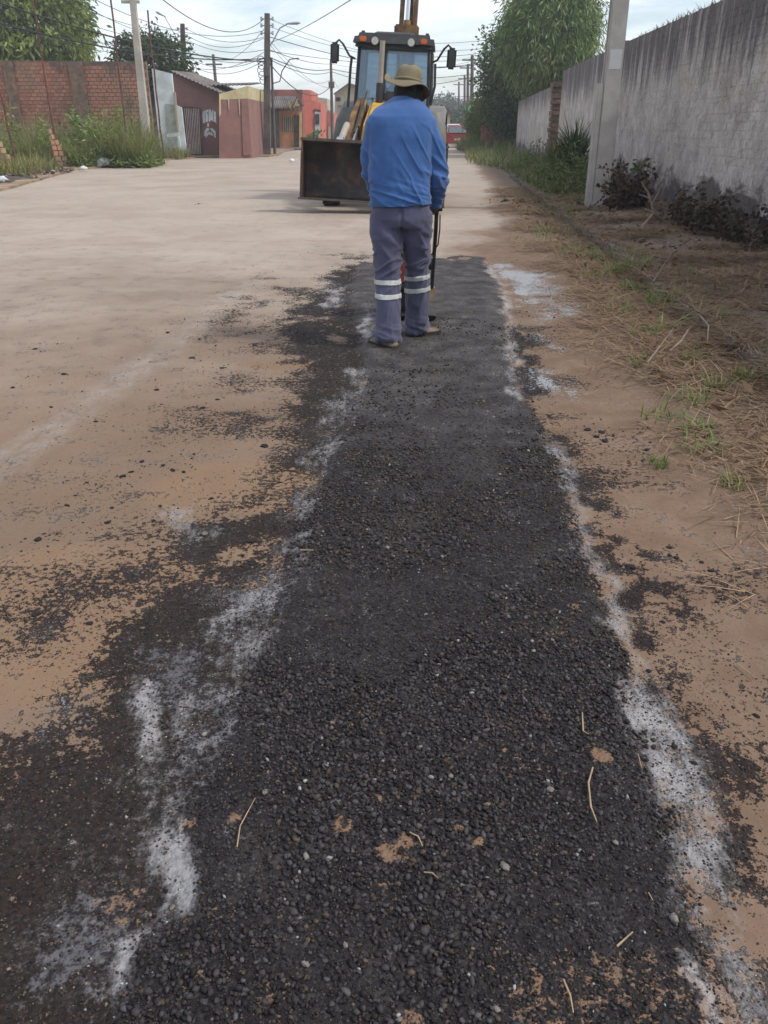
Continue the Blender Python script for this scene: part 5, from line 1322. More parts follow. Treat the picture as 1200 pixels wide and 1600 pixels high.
def backhoe():
    root = empty('backhoe_loader', (-.05, 17.0, 0), -.10, 'yellow and black backhoe loader facing the camera with its dark front bucket lowered', 'backhoe')
    ROLL = Matrix.Rotation(math.radians(2.9), 3, 'Y'); piv = Vector((0, 0, .55))
    def B(mb, name, mat, parent=root, smooth=False, bevel=0.0):
        mb.v = [tuple(ROLL @ (Vector(v) - piv) + piv) for v in mb.v]
        return mb.build(name, mat, parent, smooth, bevel)
    # wheels stand on the road
    for x, y, r, w in ((-1.0, 0, .44, .30), (1.0, 0, .44, .30), (-.84, 2.15, .70, .44), (.84, 2.15, .70, .44)):
        t = MB()
        prof = [(r * .58, -w * .42), (r * .80, -w * .5), (r * .95, -w * .46), (r, -w * .30), (r, w * .30), (r * .95, w * .46), (r * .80, w * .5), (r * .58, w * .42)]
        n = 32; vs = []; fs = []
        for k in range(n):
            a = 2 * math.pi * k / n
            for q, s in prof: vs.append((x + s, y + q * math.cos(a), r + q * math.sin(a)))
        for k in range(n):
            for j in range(8):
                a = k * 8 + j; b = k * 8 + (j + 1) % 8; c = ((k + 1) % n) * 8; fs.append([a, b, c + (j + 1) % 8, c + j])
        t.add(vs, fs)
        for k in range(22):
            a = 2 * math.pi * k / 22
            for s in (-1, 1):
                R = Matrix.Rotation(-a, 3, 'X') @ Matrix.Rotation(s * .5, 3, 'Z'); c = Vector((x + s * w * .2, y + (r + .004) * math.sin(a), r + (r + .004) * math.cos(a)))
                t.box(c, (w * .55, .05, .045), Matrix.Rotation(-a, 3, 'X') @ Matrix.Rotation(s * .55, 3, 'Z'))
        wh = t.build('wheel', 'rubber', root, smooth=True)
        mb = MB(); mb.cyl((x, y, r), (1, 0, 0), r * .57, w * .7, 24); mb.cyl((x, y, r), (1, 0, 0), r * .22, w * .86, 16); mb.build('rim', 'rim', wh, smooth=True)
    B(MB().box((0, 0, .5), (1.7, .18, .2)), 'front_axle', 'loader_black', bevel=.02); B(MB().box((0, 2.15, .68), (1.4, .24, .26)), 'rear_axle', 'loader_black', bevel=.02)
    B(MB().box((0, 1.2, .82), (.62, 3.4, .36)), 'chassis', 'loader_black', bevel=.03)
    # hood
    hb = MB().hexa([(-.40, -.55, .95), (.40, -.55, .95), (.44, 1.30, .95), (-.44, 1.30, .95)], [(-.33, -.50, 1.48), (.33, -.50, 1.48), (.41, 1.30, 1.92), (-.41, 1.30, 1.92)])
    hood = B(hb, 'hood', 'loader_yellow', smooth=True, bevel=.06)
    B(MB().box((0, -.56, 1.2), (.56, .03, .40)), 'grille', 'loader_black', hood, bevel=.01)
    for k in range(5): B(MB().box((0, -.585, 1.06 + k * .07), (.5, .02, .02)), 'grille_slat', 'loader_grey', hood)
    B(MB().box((.05, 1.16, 1.97), (.34, .26, .18)), 'exhaust_base', 'loader_black', hood, bevel=.03)
    ex = B(MB().tube([(-.22, 1.05, 1.85), (-.215, 1.05, 2.2)], .075, 12), 'exhaust_collar', 'loader_black', smooth=True)
    B(MB().tube([(-.215, 1.05, 2.12), (-.20, 1.05, 2.93)], .052, 14), 'exhaust_pipe', 'pipe_beige', ex, smooth=True)
    # cab
    Y0, Y1 = 1.36, 2.72
    ca = B(MB().box((0, (Y0 + Y1) / 2, 1.22), (1.36, Y1 - Y0, .66)), 'cab_base', 'loader_black', bevel=.04)
    zb, zt = 1.52, 2.86
    wb, wt = .76, .70
    def post(x0, y0, x1, y1, r, nm='pillar'): return B(MB().tube([(x0, y0, zb - .05), (x1, y1, zt)], r, 8, flat=.75), nm, 'loader_black', ca, smooth=True)
    for s in (-1, 1):
        post(s * wb, Y0, s * wt, Y0 + .08, .048); post(s * (wb + .02), 2.1, s * (wt + .02), 2.1, .045); post(s * wb, Y1, s * wt, Y1 - .05, .05)
    for s in (-1, 1):
        B(MB().hexa([(s * wb, Y0, zb), (s * (wb - .008), Y0, zb), (s * (wb - .008), Y1, zb), (s * wb, Y1, zb)], [(s * wt, Y0 + .08, zt), (s * (wt - .008), Y0 + .08, zt), (s * (wt - .008), Y1 - .05, zt), (s * wt, Y1 - .05, zt)]), 'side_window', 'cab_glass', ca)
    B(MB().hexa([(-wb + .03, Y0, zb), (wb - .03, Y0, zb), (wb - .03, Y0 + .008, zb), (-wb + .03, Y0 + .008, zb)], [(-wt + .03, Y0 + .08, zt), (wt - .03, Y0 + .08, zt), (wt - .03, Y0 + .088, zt), (-wt + .03, Y0 + .088, zt)]), 'windscreen', 'cab_glass', ca)
    B(MB().hexa([(-wb + .03, Y1, zb), (wb - .03, Y1, zb), (wb - .03, Y1 + .008, zb), (-wb + .03, Y1 + .008, zb)], [(-wt + .03, Y1 - .05, zt), (wt - .03, Y1 - .05, zt), (wt - .03, Y1 - .042, zt), (-wt + .03, Y1 - .042, zt)]), 'rear_window', 'cab_glass', ca)
    for x in (-.30, .28): B(MB().box((x, Y1 - .02, 2.2), (.05, .03, 1.3)), 'rear_mullion', 'loader_black', ca)
    B(MB().box((0, Y1 - .02, 1.95), (1.4, .03, .05)), 'rear_mullion', 'loader_black', ca)
    B(MB().tube([(-.05, Y0 + .02, 1.62), (.28, Y0 + .05, 2.2)], .012, 6), 'wiper', 'loader_black', ca)
    seat = B(MB().hexa([(-.26, 2.15, 1.5), (.26, 2.15, 1.5), (.26, 2.32, 1.5), (-.26, 2.32, 1.5)], [(-.20, 2.25, 2.22), (.20, 2.25, 2.22), (.20, 2.36, 2.22), (-.20, 2.36, 2.22)]), 'seat_back', 'loader_grey', ca, True, .05)
    B(MB().box((0, 2.02, 1.50), (.52, .5, .14)), 'seat_cushion', 'loader_grey', ca, bevel=.05)
    B(MB().torus((.02, 1.72, 1.86), (0, -.5, .85), .20, .016, 24, 6), 'steering_wheel', 'loader_black', ca, True); B(MB().tube([(.02, 1.5, 1.4), (.02, 1.72, 1.86)], .03, 8), 'steering_column', 'loader_black', ca)
    rf = MB().hexa([(-.84, Y0 - .22, 2.83), (.84, Y0 - .22, 2.83), (.78, Y1 + .15, 2.83), (-.78, Y1 + .15, 2.83)], [(-.77, Y0 - .12, 3.08), (.77, Y0 - .12, 3.08), (.70, Y1 + .05, 3.06), (-.70, Y1 + .05, 3.06)])
    roof = B(rf, 'cab_roof', 'loader_black', smooth=True, bevel=.07)
    B(MB().hexa([(-.45, Y0 - .05, 3.05), (.45, Y0 - .05, 3.05), (.45, Y1, 3.05), (-.45, Y1, 3.05)], [(-.38, Y0 + .1, 3.12), (.38, Y0 + .1, 3.12), (.38, Y1 - .1, 3.12), (-.38, Y1 - .1, 3.12)]), 'roof_hatch', 'loader_black', roof, True, .02)
    for s in (-1, 1):
        B(MB().box((s * .60, Y0 - .215, 2.955), (.13, .05, .095)), 'marker_light', 'amber', roof, bevel=.015)
        lh = B(MB().cyl((s * .355, Y0 - .24, 2.925), (0, 1, 0), .082, .10, 20), 'work_light', 'loader_black', roof, True)
        B(MB().cyl((s * .355, Y0 - .295, 2.925), (0, 1, 0), .068, .02, 20), 'lens', 'lamp_glass', lh, True)
        B(MB().cyl((s * .64, Y0 + .1, 3.08), (0, 0, 1), .035, .08, 10), 'roof_knob', 'loader_black', roof, True)
        # mirror on its bent arm, and the grab tube below it
        ar = B(MB().tube([(s * .78, Y0 + .02, 2.62), (s * .88, Y0 - .08, 2.66), (s * 1.00, Y0 - .15, 2.85), (s * 1.08, Y0 - .17, 2.92), (s * 1.15, Y0 - .17, 2.86)], .021, 8), 'mirror_arm', 'loader_black', smooth=True)
        B(MB().box((s * 1.16, Y0 - .19, 2.69), (.18, .07, .37), Matrix.Rotation(s * .12, 3, 'Z')), 'mirror', 'loader_black', ar, True, .035)
    B(MB().tube([(-.84, Y0 - .02, 2.64), (-.86, Y0 - .02, 2.45), (-.90, Y0, 1.6), (-.86, Y0, 1.35), (-.74, Y0 + .05, 1.2)], .027, 8), 'grab_rail', 'loader_black', ca, True)
    B(MB().tube([(.84, Y0 - .02, 2.60), (.86, Y0, 2.2), (.80, Y0 + .04, 1.9)], .025, 8), 'grab_rail', 'loader_black', ca, True)
    # rear mudguards
    for s in (-1, 1):
        vs = []; fs = []; n = 14
        prof = [Vector((0, 1.35 + .85 - .95 * math.cos(math.pi * k / (n - 1)) , 1.0 + .88 * math.sin(math.pi * k / (n - 1)))) for k in range(n)]
        for q in prof:
            for x in (s * .66, s * 1.06, s * 1.12): vs.append((x, q.y, q.z - (.10 if abs(x) > 1.1 else 0)))
        for k in range(n - 1):
            for j in range(2): a = k * 3 + j; fs.append([a, a + 1, a + 4, a + 3])
        # closed front face of the guard
        m = len(vs); vs += [(s * .66, 1.25, 1.0), (s * 1.06, 1.25, 1.0)]
        B(MB().add(vs, fs), 'mudguard', 'fender_grey', smooth=True)
        B(MB().rings([(s * .93, 1.38, 1.0, .20, .16), (s * .93, 1.38, 1.18, .25, .22), (s * .91, 1.42, 1.5, .23, .22), (s * .88, 1.5, 1.74, .15, .18)], 18, 2.6), 'side_tank', 'fender_grey' if s > 0 else 'loader_grey', smooth=True)
    # loader frame, arms, rams
    for s in (-1, 1):
        B(MB().box((s * .52, 1.0, 1.35), (.10, .36, .95)), 'loader_tower', 'arm_rust', bevel=.02)
        arm = MB().prism([(1.05, 1.92), (1.15, 1.72), (.15, 1.36), (-.95, .62), (-1.18, .62), (-1.12, .80), (.05, 1.62)], (s * .60 - .055, 0, 0), (0, 1, 0), (0, 0, 1), (1, 0, 0), .11)
        a_ = B(arm, 'loader_arm', 'arm_rust', bevel=.012)
        r_ = B(MB().tube([(s * .48, .75, 1.85), (s * .49, -.15, 1.38)], .055, 12), 'lift_ram', 'arm_rust', a_, True)
        B(MB().tube([(s * .49, -.1, 1.40), (s * .50, -1.0, .95)], .034, 12), 'ram_rod', 'chrome', a_, True)
        k_ = B(MB().tube([(s * .63, -.55, 1.42), (s * .66, -1.10, 1.16)], .062, 12), 'tilt_ram', 'pipe_beige', a_, True)
        B(MB().cyl((s * .66, -1.14, 1.14), (1, 0, 0), .085, .12, 14), 'pivot_pin', 'chrome', a_, True)
        B(MB().tube([(s * .46, .9, 2.02), (s * .46, .2, 1.72), (s * .48, -.6, 1.3)], .018, 6), 'hose', 'loader_black', a_, True)
    # bucket
    prof = [(-1.66, .20), (-1.40, .17), (-1.26, .22), (-1.19, .36), (-1.17, .62), (-1.22, .92), (-1.34, 1.10), (-1.48, 1.16)]
    th = .03; W2 = 1.30
    vs = []; fs = []; n = len(prof)
    for x in (-W2, W2):
        for y, z in prof: vs.append((x, y, z))
        for y, z in prof: vs.append((x, y + th * .8, z - th * .6 if z < .5 else z))
    for k in range(n - 1):
        fs += [[k, k + 1, 2 * n + k + 1, 2 * n + k], [n + k, 3 * n + k, 3 * n + k + 1, n + k + 1]]
    fs += [[0, 2 * n, 3 * n, n], [n - 1, 2 * n - 1, 4 * n - 1, 3 * n - 1]]
    bk = B(MB().add(vs, fs), 'bucket', 'bucket_steel', smooth=True)
    for s in (-1, 1):
        B(MB().prism(prof + [(-1.58, .92)], (s * W2 - (.03 if s > 0 else 0), 0, 0), (0, 1, 0), (0, 0, 1), (1, 0, 0), .03), 'side_plate', 'bucket_steel', bk)
    B(MB().box((0, -1.67, .195), (W2 * 2 + .04, .12, .028)), 'cutting_edge', 'bucket_edge', bk); B(MB().box((0, -1.485, 1.165), (W2 * 2 + .04, .07, .05)), 'top_lip', 'bucket_edge', bk, bevel=.01)
    for s in (-1, 1): B(MB().box((s * .6, -1.12, .75), (.10, .16, .5)), 'hinge_bracket', 'bucket_steel', bk)
    # backhoe boom folded up behind the cab
    bm = B(MB().prism([(3.3, 1.0), (3.55, 1.0), (3.50, 2.6), (3.72, 4.0), (3.55, 5.0), (3.35, 4.95), (3.38, 4.0), (3.15, 2.6)], (-.10, 0, 0), (0, 1, 0), (0, 0, 1), (1, 0, 0), .075), 'boom', 'arm_rust', bevel=.012)
    B(MB().prism([(3.3, 1.0), (3.55, 1.0), (3.50, 2.6), (3.72, 4.0), (3.55, 5.0), (3.35, 4.95), (3.38, 4.0), (3.15, 2.6)], (.20, 0, 0), (0, 1, 0), (0, 0, 1), (1, 0, 0), .075), 'boom', 'arm_rust', bevel=.012)
    B(MB().box((.0875, 3.15, 3.20), (.52, .30, .42)), 'boom_bracket', 'arm_rust', bm, bevel=.03)
    B(MB().tube([(.0875, 3.1, 2.6), (.0875, 3.22, 3.5)], .075, 12), 'boom_ram', 'arm_rust', bm, True); B(MB().tube([(.0875, 3.2, 3.2), (.0875, 3.42, 4.9)], .045, 12), 'ram_rod', 'chrome', bm, True)
    st = B(MB().prism([(3.35, 5.0), (3.62, 5.02), (4.25, 3.4), (4.15, 2.2), (4.0, 2.2), (4.02, 3.4)], (.02, 0, 0), (0, 1, 0), (0, 0, 1), (1, 0, 0), .13), 'dipper_arm', 'arm_rust', bevel=.012)
    B(MB().prism([(3.95, 2.3), (4.35, 2.2), (4.45, 1.75), (4.2, 1.4), (3.85, 1.55), (4.1, 1.75), (4.1, 2.0)], (-.22, 0, 0), (0, 1, 0), (0, 0, 1), (1, 0, 0), .6), 'digging_bucket', 'bucket_steel', bevel=.01)
    B(MB().box((.09, 3.2, .85), (.5, .35, .8)), 'swing_post', 'loader_black', bevel=.03); B(MB().box((0, 2.95, .75), (1.9, .14, .3)), 'rear_frame', 'loader_black', bevel=.02)
    for s in (-1, 1):
        B(MB().tube([(s * .8, 3.0, .95), (s * 1.0, 3.02, 1.9)], .07, 10), 'stabiliser', 'arm_rust', smooth=True)
backhoe()
# ================================================================== cars down the street
simple('red_car', (.26, .014, .022), .35, .1, 3, spec=.6); simple('white_car', (.62, .62, .62), .35, .05, 3, spec=.6); simple('dark_car', (.035, .038, .045), .35, .1, 3, spec=.6); simple('silver_car', (.33, .34, .35), .35, .05, 3, spec=.6)
simple('tail_red', (.30, .01, .01), .3, .1, 5); simple('plate_grey', (.55, .55, .55), .6, .05, 5)
def car(px_, py_, paint, lab, sc=1.0, rz=-.06, tall=0.0):
    X, Y = G(px_, py_); root = empty('parked_car', (X, Y, 0), rz, lab, 'car', 'cars parked along the street'); t = tall
    def Bx(mb, n, m, sm=False, bv=0.0, p=root): return mb.build(n, m, p, sm, bv)
    body = Bx(MB().hexa([(-.80, 0.05, .28), (.80, .05, .28), (.80, 3.9, .28), (-.80, 3.9, .28)], [(-.84, .02, .92 + t), (.84, .02, .92 + t), (.78, 3.75, .82), (-.78, 3.75, .82)]), 'body', paint, True, .09)
    cab_ = Bx(MB().hexa([(-.78, .10, .88 + t), (.78, .10, .88 + t), (.76, 2.95, .84), (-.76, 2.95, .84)], [(-.58, .55, 1.46 + t), (.58, .55, 1.46 + t), (.57, 1.95, 1.46 + t), (-.57, 1.95, 1.46 + t)]), 'roof', paint, True, .07)
    Bx(MB().hexa([(-.66, .12, .98 + t), (.66, .12, .98 + t), (.66, .16, .98 + t), (-.66, .16, .98 + t)], [(-.53, .42, 1.38 + t), (.53, .42, 1.38 + t), (.53, .46, 1.38 + t), (-.53, .46, 1.38 + t)]), 'rear_window', 'car_glass', True, .01, cab_)
    for s in (-1, 1): Bx(MB().hexa([(s * .765, .5, .97 + t), (s * .775, .5, .97 + t), (s * .765, 2.6, .95), (s * .755, 2.6, .95)], [(s * .60, .72, 1.38 + t), (s * .625, .72, 1.38 + t), (s * .615, 1.9, 1.38 + t), (s * .59, 1.9, 1.38 + t)]), 'side_window', 'car_glass', p=cab_)
    for s in (-1, 1):
        Bx(MB().box((s * .70, .02, .86 + t), (.24, .08, .20)), 'tail_light', 'tail_red', bv=.02, p=body); Bx(MB().box((s * .90, 2.35, .98), (.14, .08, .11)), 'door_mirror', paint, bv=.03, p=body)
    Bx(MB().box((0, .03, .42), (1.62, .14, .24)), 'bumper', paint, True, .05, body); Bx(MB().box((0, -.03, .56), (.42, .02, .13)), 'number_plate', 'plate_grey', p=body)
    for x in (-.72, .72):
        for y in (.75, 3.15):
            w = Bx(MB().torus((x, y, .30), (1, 0, 0), .215, .085, 20, 8, 1.1), 'wheel', 'rubber', True); Bx(MB().cyl((x, y, .30), (1, 0, 0), .17, .14, 14), 'rim', 'silver_car', True, p=w)
    root.scale = (sc, sc, sc)
car(714, 231, 'red_car', 'red hatchback parked on the right side of the street, seen from behind', 1.08)
car(708, 222.5, 'white_car', 'white car parked directly beyond the red hatchback', 1.15, tall=.1)
car(722, 217, 'dark_car', 'dark tall car parked beyond the white one', 1.15, tall=.25)
car(699, 214.5, 'silver_car', 'small far grey car left of the white car', 1.0)
car(712, 213.5, 'silver_car', 'pale van-like car farthest along the row', 1.1, tall=.4)
# ================================================================== the worker
def skin_material(name, col, rough, sc, bump=.2): simple(name, col, rough, .12, sc, bump=bump, bd=.004)
simple('skin', (.105, .060, .042), .55, .12, 12); simple('hat_khaki', (.185, .155, .095), .95, .18, 9, bump=.4, bd=.003, dirt=(.13, .11, .08), dsc=9, damt=.5)
simple('neck_cloth', (.020, .021, .020), .95, .3, 14, bump=.3, bd=.004); simple('shoe_suede', (.17, .135, .095), .9, .25, 18, bump=.4, bd=.003, dirt=(.06, .05, .04), dsc=12, damt=.6); simple('shoe_sole', (.03, .026, .022), .9, .3, 18)
simple('band_grey', (.46, .47, .45), .55, .08, 20); simple('hair', (.012, .011, .010), .8, .3, 60, bump=.5, bd=.004)
def fabric(name, col, sheen=.2):
    m, nt, b = new_mat(name); n = NB(nt); p = n.objc()
    c = n.mix(n.step(n.noise(p, 5, 5, .6), .3, .7), tuple(x * .88 for x in col), tuple(x * 1.12 for x in col))
    n.put(b.inputs['Base Color'], c); b.inputs['Roughness'].default_value = .85; b.inputs['Specular IOR Level'].default_value = .2
    b.inputs['Sheen Weight'].default_value = sheen
    w = n.N.new('ShaderNodeTexWave'); w.inputs['Scale'].default_value = 160; n.put(w.inputs['Vector'], p)
    n.bump(n.math('ADD', n.math('MULTIPLY', n.noise(p, 60, 4), 1.0), n.math('MULTIPLY', w.outputs['Fac'], .3)), .25, .002, b)
fabric('shirt_blue', (.040, .102, .270)); fabric('trouser_slate', (.072, .072, .122))

def blob(lofts, voxel, it=6, fac=.5):
    """union of closed lofts -> one continuous surface (voxel remesh + smooth), as numpy arrays"""
    mb = MB()
    for L in lofts: mb.add(L.v, L.f)
    me = mb.mesh('tmp'); o = bpy.data.objects.new('tmp', me); COL.objects.link(o)
    r = o.modifiers.new('r', 'REMESH'); r.mode = 'VOXEL'; r.voxel_size = voxel; r.adaptivity = 0
    s = o.modifiers.new('s', 'SMOOTH'); s.iterations = it; s.factor = fac
    dg = bpy.context.evaluated_depsgraph_get(); dg.update()
    e = o.evaluated_get(dg); m2 = bpy.data.meshes.new_from_object(e)
    bpy.data.objects.remove(o); return m2
def displace(me, fn):
    n = len(me.vertices); co = np.empty(n * 3, np.float32); me.vertices.foreach_get('co', co); co = co.reshape(-1, 3)
    no = np.empty(n * 3, np.float32); me.vertices.foreach_get('normal', no); no = no.reshape(-1, 3)
    co = co + no * fn(co.astype(float), no)[:, None]
    me.vertices.foreach_set('co', co.astype(np.float32).ravel()); me.update()
    me.polygons.foreach_set('use_smooth', np.ones(len(me.polygons), bool)); return me
def ridge(x, y, z, seed, oct_=2):
    n = fbm(x, y, z, oct_, seed); return 1 - np.abs(n - .5) * 4
OX, OY = .11, 5.70                        # body axis on the ground
BAR_Y, BAR_Z = 6.02, .885
def T(*pts_r, n=16, flat=1.0):
    return MB().tube([p[:3] for p in pts_r], [p[3] for p in pts_r], n, True, flat)
def person():
    root = empty('person', (OX, OY, 0), 0, 'worker seen from behind in blue shirt, grey banded trousers and khaki hat, guiding a compactor', 'person')
    off = Vector((OX, OY, 0))
    def put(me, name, mat, parent=root):
        me.transform(Matrix.Translation(-off)); me.materials.clear(); me.materials.append(M(mat)); return link(name, me, None, parent)
    # --- joints (world metres)
    shR, elR, wrR = (.272, 5.76, 1.40), (.352, 5.755, 1.125), (.352, 5.93, .915)
    shL, elL, wrL = (-.045, 5.76, 1.40), (-.082, 5.80, 1.13), (.00, 5.95, .925)
    hipL, knL, anL = (.016, 5.71, .86), (.032, 5.655, .48), (.028, 5.53, .10)
    hipR, knR, anR = (.212, 5.71, .86), (.232, 5.80, .50), (.242, 5.885, .10)
    hd = Vector((.165, 5.90, 1.605))                 # head centre, bent forward and turned a little right
    # --- body: one continuous skin surface
    parts = [MB().rings([(.115, 5.72, .80, .15, .10), (.115, 5.72, .95, .155, .105), (.11, 5.73, 1.15, .15, .10), (.115, 5.75, 1.35, .18, .10), (.118, 5.78, 1.47, .12, .08), (.13, 5.82, 1.53, .06, .06)], 18),
             T((.125, 5.80, 1.45, .062), (.15, 5.87, 1.56, .056), (*hd, .05)),
             T((*shR, .05), (*elR, .042), (*wrR, .029)), T((*shL, .05), (*elL, .042), (*wrL, .029)),
             T((*hipL, .085), (*knL, .055), (*anL, .038)), T((*hipR, .085), (*knR, .055), (*anR, .038))]
    for a_, dr in ((anL, (-.45, .89)), (anR, (.86, .51))):
        parts.append(T((a_[0] - dr[0] * .04, a_[1] - dr[1] * .04, .05, .034), (a_[0] + dr[0] * .08, a_[1] + dr[1] * .08, .045, .036), (a_[0] + dr[0] * .17, a_[1] + dr[1] * .17, .035, .026)))
    # skull, jaw, nose, ears, brow: face looks +Y, down and slightly right
    face = Matrix.Rotation(-.28, 3, 'Z') @ Matrix.Rotation(-.42, 3, 'X')
    def hp(x, y, z): return tuple(hd + face @ Vector((x, y, z)))
    sk = MB().rings([(0, .03, -.115, .035, .035), (0, .025, -.09, .052, .062), (0, .012, -.04, .066, .084), (0, 0, .02, .074, .096), (0, -.005, .07, .066, .086), (0, -.01, .105, .035, .045)], 20)
    sk.v = [tuple(hd + face @ Vector(v)) for v in sk.v]; parts.append(sk)
    parts += [T((*hp(0, .098, .02), .010), (*hp(0, .118, -.018), .016), (*hp(0, .10, -.03), .012)), T((*hp(-.035, .086, .028), .012), (*hp(.035, .086, .028), .012)), T((*hp(-.028, .092, -.062), .010), (*hp(.028, .092, -.062), .010))]
    for s in (-1, 1): parts.append(T((*hp(s * .072, -.012, .025), .014), (*hp(s * .082, -.02, -.005), .016), (*hp(s * .074, -.01, -.035), .010)))
    # hands closed over the compactor's cross bar
    for wr, bx, s in ((wrR, .352, 1), (wrL, .02, -1)):
        kn = Vector((bx, BAR_Y - .018, BAR_Z + .034))
        parts.append(T((*wr, .029), (bx, BAR_Y - .06, BAR_Z + .022, .034), (*kn, .026), flat=1.15))
        parts.append(T((bx - .034, BAR_Y - .03, BAR_Z + .026, .019), (bx + .034, BAR_Y - .03, BAR_Z + .026, .019)))
        for k in range(4):
            fx = bx + (k - 1.5) * .0215; ln = (2.9, 3.25, 3.1, 2.6)[k if s < 0 else 3 - k]
            pts = []
            for j in range(7):
                a = 2.0 - ln * j / 6 * 1.05
                pts.append((fx, BAR_Y + .026 * math.cos(a) , BAR_Z + .026 * math.sin(a), .0098 - .0004 * j))
            parts.append(T(*pts, n=10))
        parts.append(T((bx - s * .036, BAR_Y - .05, BAR_Z + .012, .013), (bx - s * .048, BAR_Y - .024, BAR_Z - .012, .011), (bx - s * .040, BAR_Y + .006, BAR_Z - .026, .009), n=10))
    body = blob(parts, .0065, 3, .4); displace(body, lambda c, n: np.zeros(len(c)))
    put(body, 'body', 'skin')
    eyes = MB()
    for s in (-1, 1): eyes.rings([(0, 0, -.011, .003, .003), (0, 0, 0, .012, .012), (0, 0, .011, .003, .003)], 10); eyes.v[-30:] = [tuple(Vector(hp(s * .032, .083, .008)) + Vector(v)) for v in eyes.v[-30:]]
    put(eyes.mesh('eyes', True), 'eyes', 'hair')
    hr = blob([T((*hp(0, -.045, -.05), .055), (*hp(0, -.035, .02), .085), (*hp(0, -.02, .07), .075))], .01, 3); displace(hr, lambda c, n: .004 * (vnoise(c[:, 0] * 90, c[:, 1] * 90, c[:, 2] * 90, 5) - .5)); put(hr, 'hair', 'hair')
    # --- shirt
    sh = blob([MB().rings([(.108, 5.712, .905, .194, .138), (.105, 5.71, .96, .198, .142), (.103, 5.712, 1.08, .196, .135), (.106, 5.72, 1.22, .205, .138), (.112, 5.735, 1.34, .212, .138), (.114, 5.75, 1.42, .215, .134), (.116, 5.76, 1.465, .212, .124), (.12, 5.785, 1.51, .178, .106), (.126, 5.81, 1.545, .128, .088), (.134, 5.83, 1.572, .082, .072), (.140, 5.845, 1.588, .060, .056)], 28, 2.25),
               T((.19, 5.76, 1.43, .080), (*shR, .086), (.325, 5.75, 1.26, .076), (*elR, .066), (.357, 5.83, 1.03, .058), (wrR[0], wrR[1] - .015, wrR[2] + .015, .046)),
               T((.04, 5.76, 1.43, .080), (*shL, .086), (-.075, 5.77, 1.26, .074), (*elL, .064), (-.05, 5.87, 1.03, .056), (wrL[0], wrL[1] - .015, wrL[2] + .015, .046))], .0065, 14, .5)
    def shirt_folds(c, n):
        x, y, z = c[:, 0], c[:, 1], c[:, 2]
        arm = sstep(.285, .33, x)
        d1 = ridge(x * 15 + z * 9.0, y * 6, z * 3.4 - x * 2.0, 3) ** 3 * sstep(.0, .25, x) * sstep(1.48, 1.3, z)        # long diagonals from the right shoulder
        d2 = ridge(x * 4.0 + z * 4, y * 4, z * 27 + x * 8.0, 5) ** 3 * sstep(1.14, .98, z)                      # gathered across the hem
        d3 = ridge(x * 4, y * 5, z * 13 + x * 7, 8) ** 3 * np.maximum(arm, sstep(-.02, -.07, x)) * sstep(1.36, 1.2, z) # sleeve
        d4 = ridge(x * 7 - z * 4, y * 4, z * 4.5 + x * 3, 12) ** 2 * .5
        soft = fbm(x * 7, y * 7, z * 5, 3, 15) - .5
        return .012 * d1 + .012 * d2 + .013 * d3 + .007 * d4 + .012 * soft
    displace(sh, shirt_folds)
    bm = bmesh.new(); bm.from_mesh(sh)
    bmesh.ops.bisect_plane(bm, geom=bm.verts[:] + bm.edges[:] + bm.faces[:], plane_co=(.11, 5.7, .937), plane_no=(.035, 0, -1), clear_outer=False)
    kill = [f for f in bm.faces if f.calc_center_median().z < .937 + .035 * (f.calc_center_median().x - .11) and f.calc_center_median().x < .318 and not (f.calc_center_median().x < .03 and f.calc_center_median().y > 5.86)]
    bmesh.ops.delete(bm, geom=kill, context='FACES'); bm.to_mesh(sh); bm.free()
    so = put(sh, 'shirt', 'shirt_blue'); sm = so.modifiers.new('t', 'SOLIDIFY'); sm.thickness = .004; sm.offset = -1
    so.data.polygons.foreach_set('use_smooth', np.ones(len(so.data.polygons), bool))
    # --- trousers
    def leg(h, k, a, r): 
        mid = lambda p, q, t: tuple(p[i] + (q[i] - p[i]) * t for i in range(3))
        return T((h[0], h[1], h[2] + .03, .112), (*mid(h, k, .35), .104), (*mid(h, k, .75), .086), (*k, .078), (*mid(k, a, .35), .080), (*mid(k, a, .7), .078), (a[0], a[1], a[2] - .03, .079), n=20)
    tr = blob([MB().rings([(.115, 5.71, .80, .175, .130), (.114, 5.708, .85, .195, .140), (.112, 5.71, .92, .192, .134), (.11, 5.71, 1.0, .180, .122)], 24, 2.3), leg(hipL, knL, anL, 1), leg(hipR, knR, anR, 1)], .0085, 5, .5)
    def tr_folds(c, n):
        x, y, z = c[:, 0], c[:, 1], c[:, 2]
        bunch = ridge(x * 5, y * 5, z * 26 + x * 8, 21) ** 2 * sstep(.24, .06, z)
        knee = ridge(x * 5 + z * 3, y * 4, z * 17 - x * 9, 23) ** 3 * np.exp(-((z - .56) / .14) ** 2)
        thigh = ridge(x * 7 + z * 4, y * 3, z * 8 + x * 5, 25) ** 3 * sstep(.45, .65, z) * sstep(.92, .75, z)
        down = ridge(x * 16, y * 14, z * 2.2, 27) ** 2 * sstep(.62, .40, z)
        crease = np.exp(-((x - .115) / .012) ** 2) * sstep(.70, .80, z) * (y < 5.72)
        return .020 * bunch + .020 * knee + .016 * thigh + .011 * down - .012 * crease + .010 * (fbm(x * 8, y * 8, z * 6, 3, 29) - .5)
    displace(tr, tr_folds)
    tro = put(tr, 'trousers', 'trouser_slate')
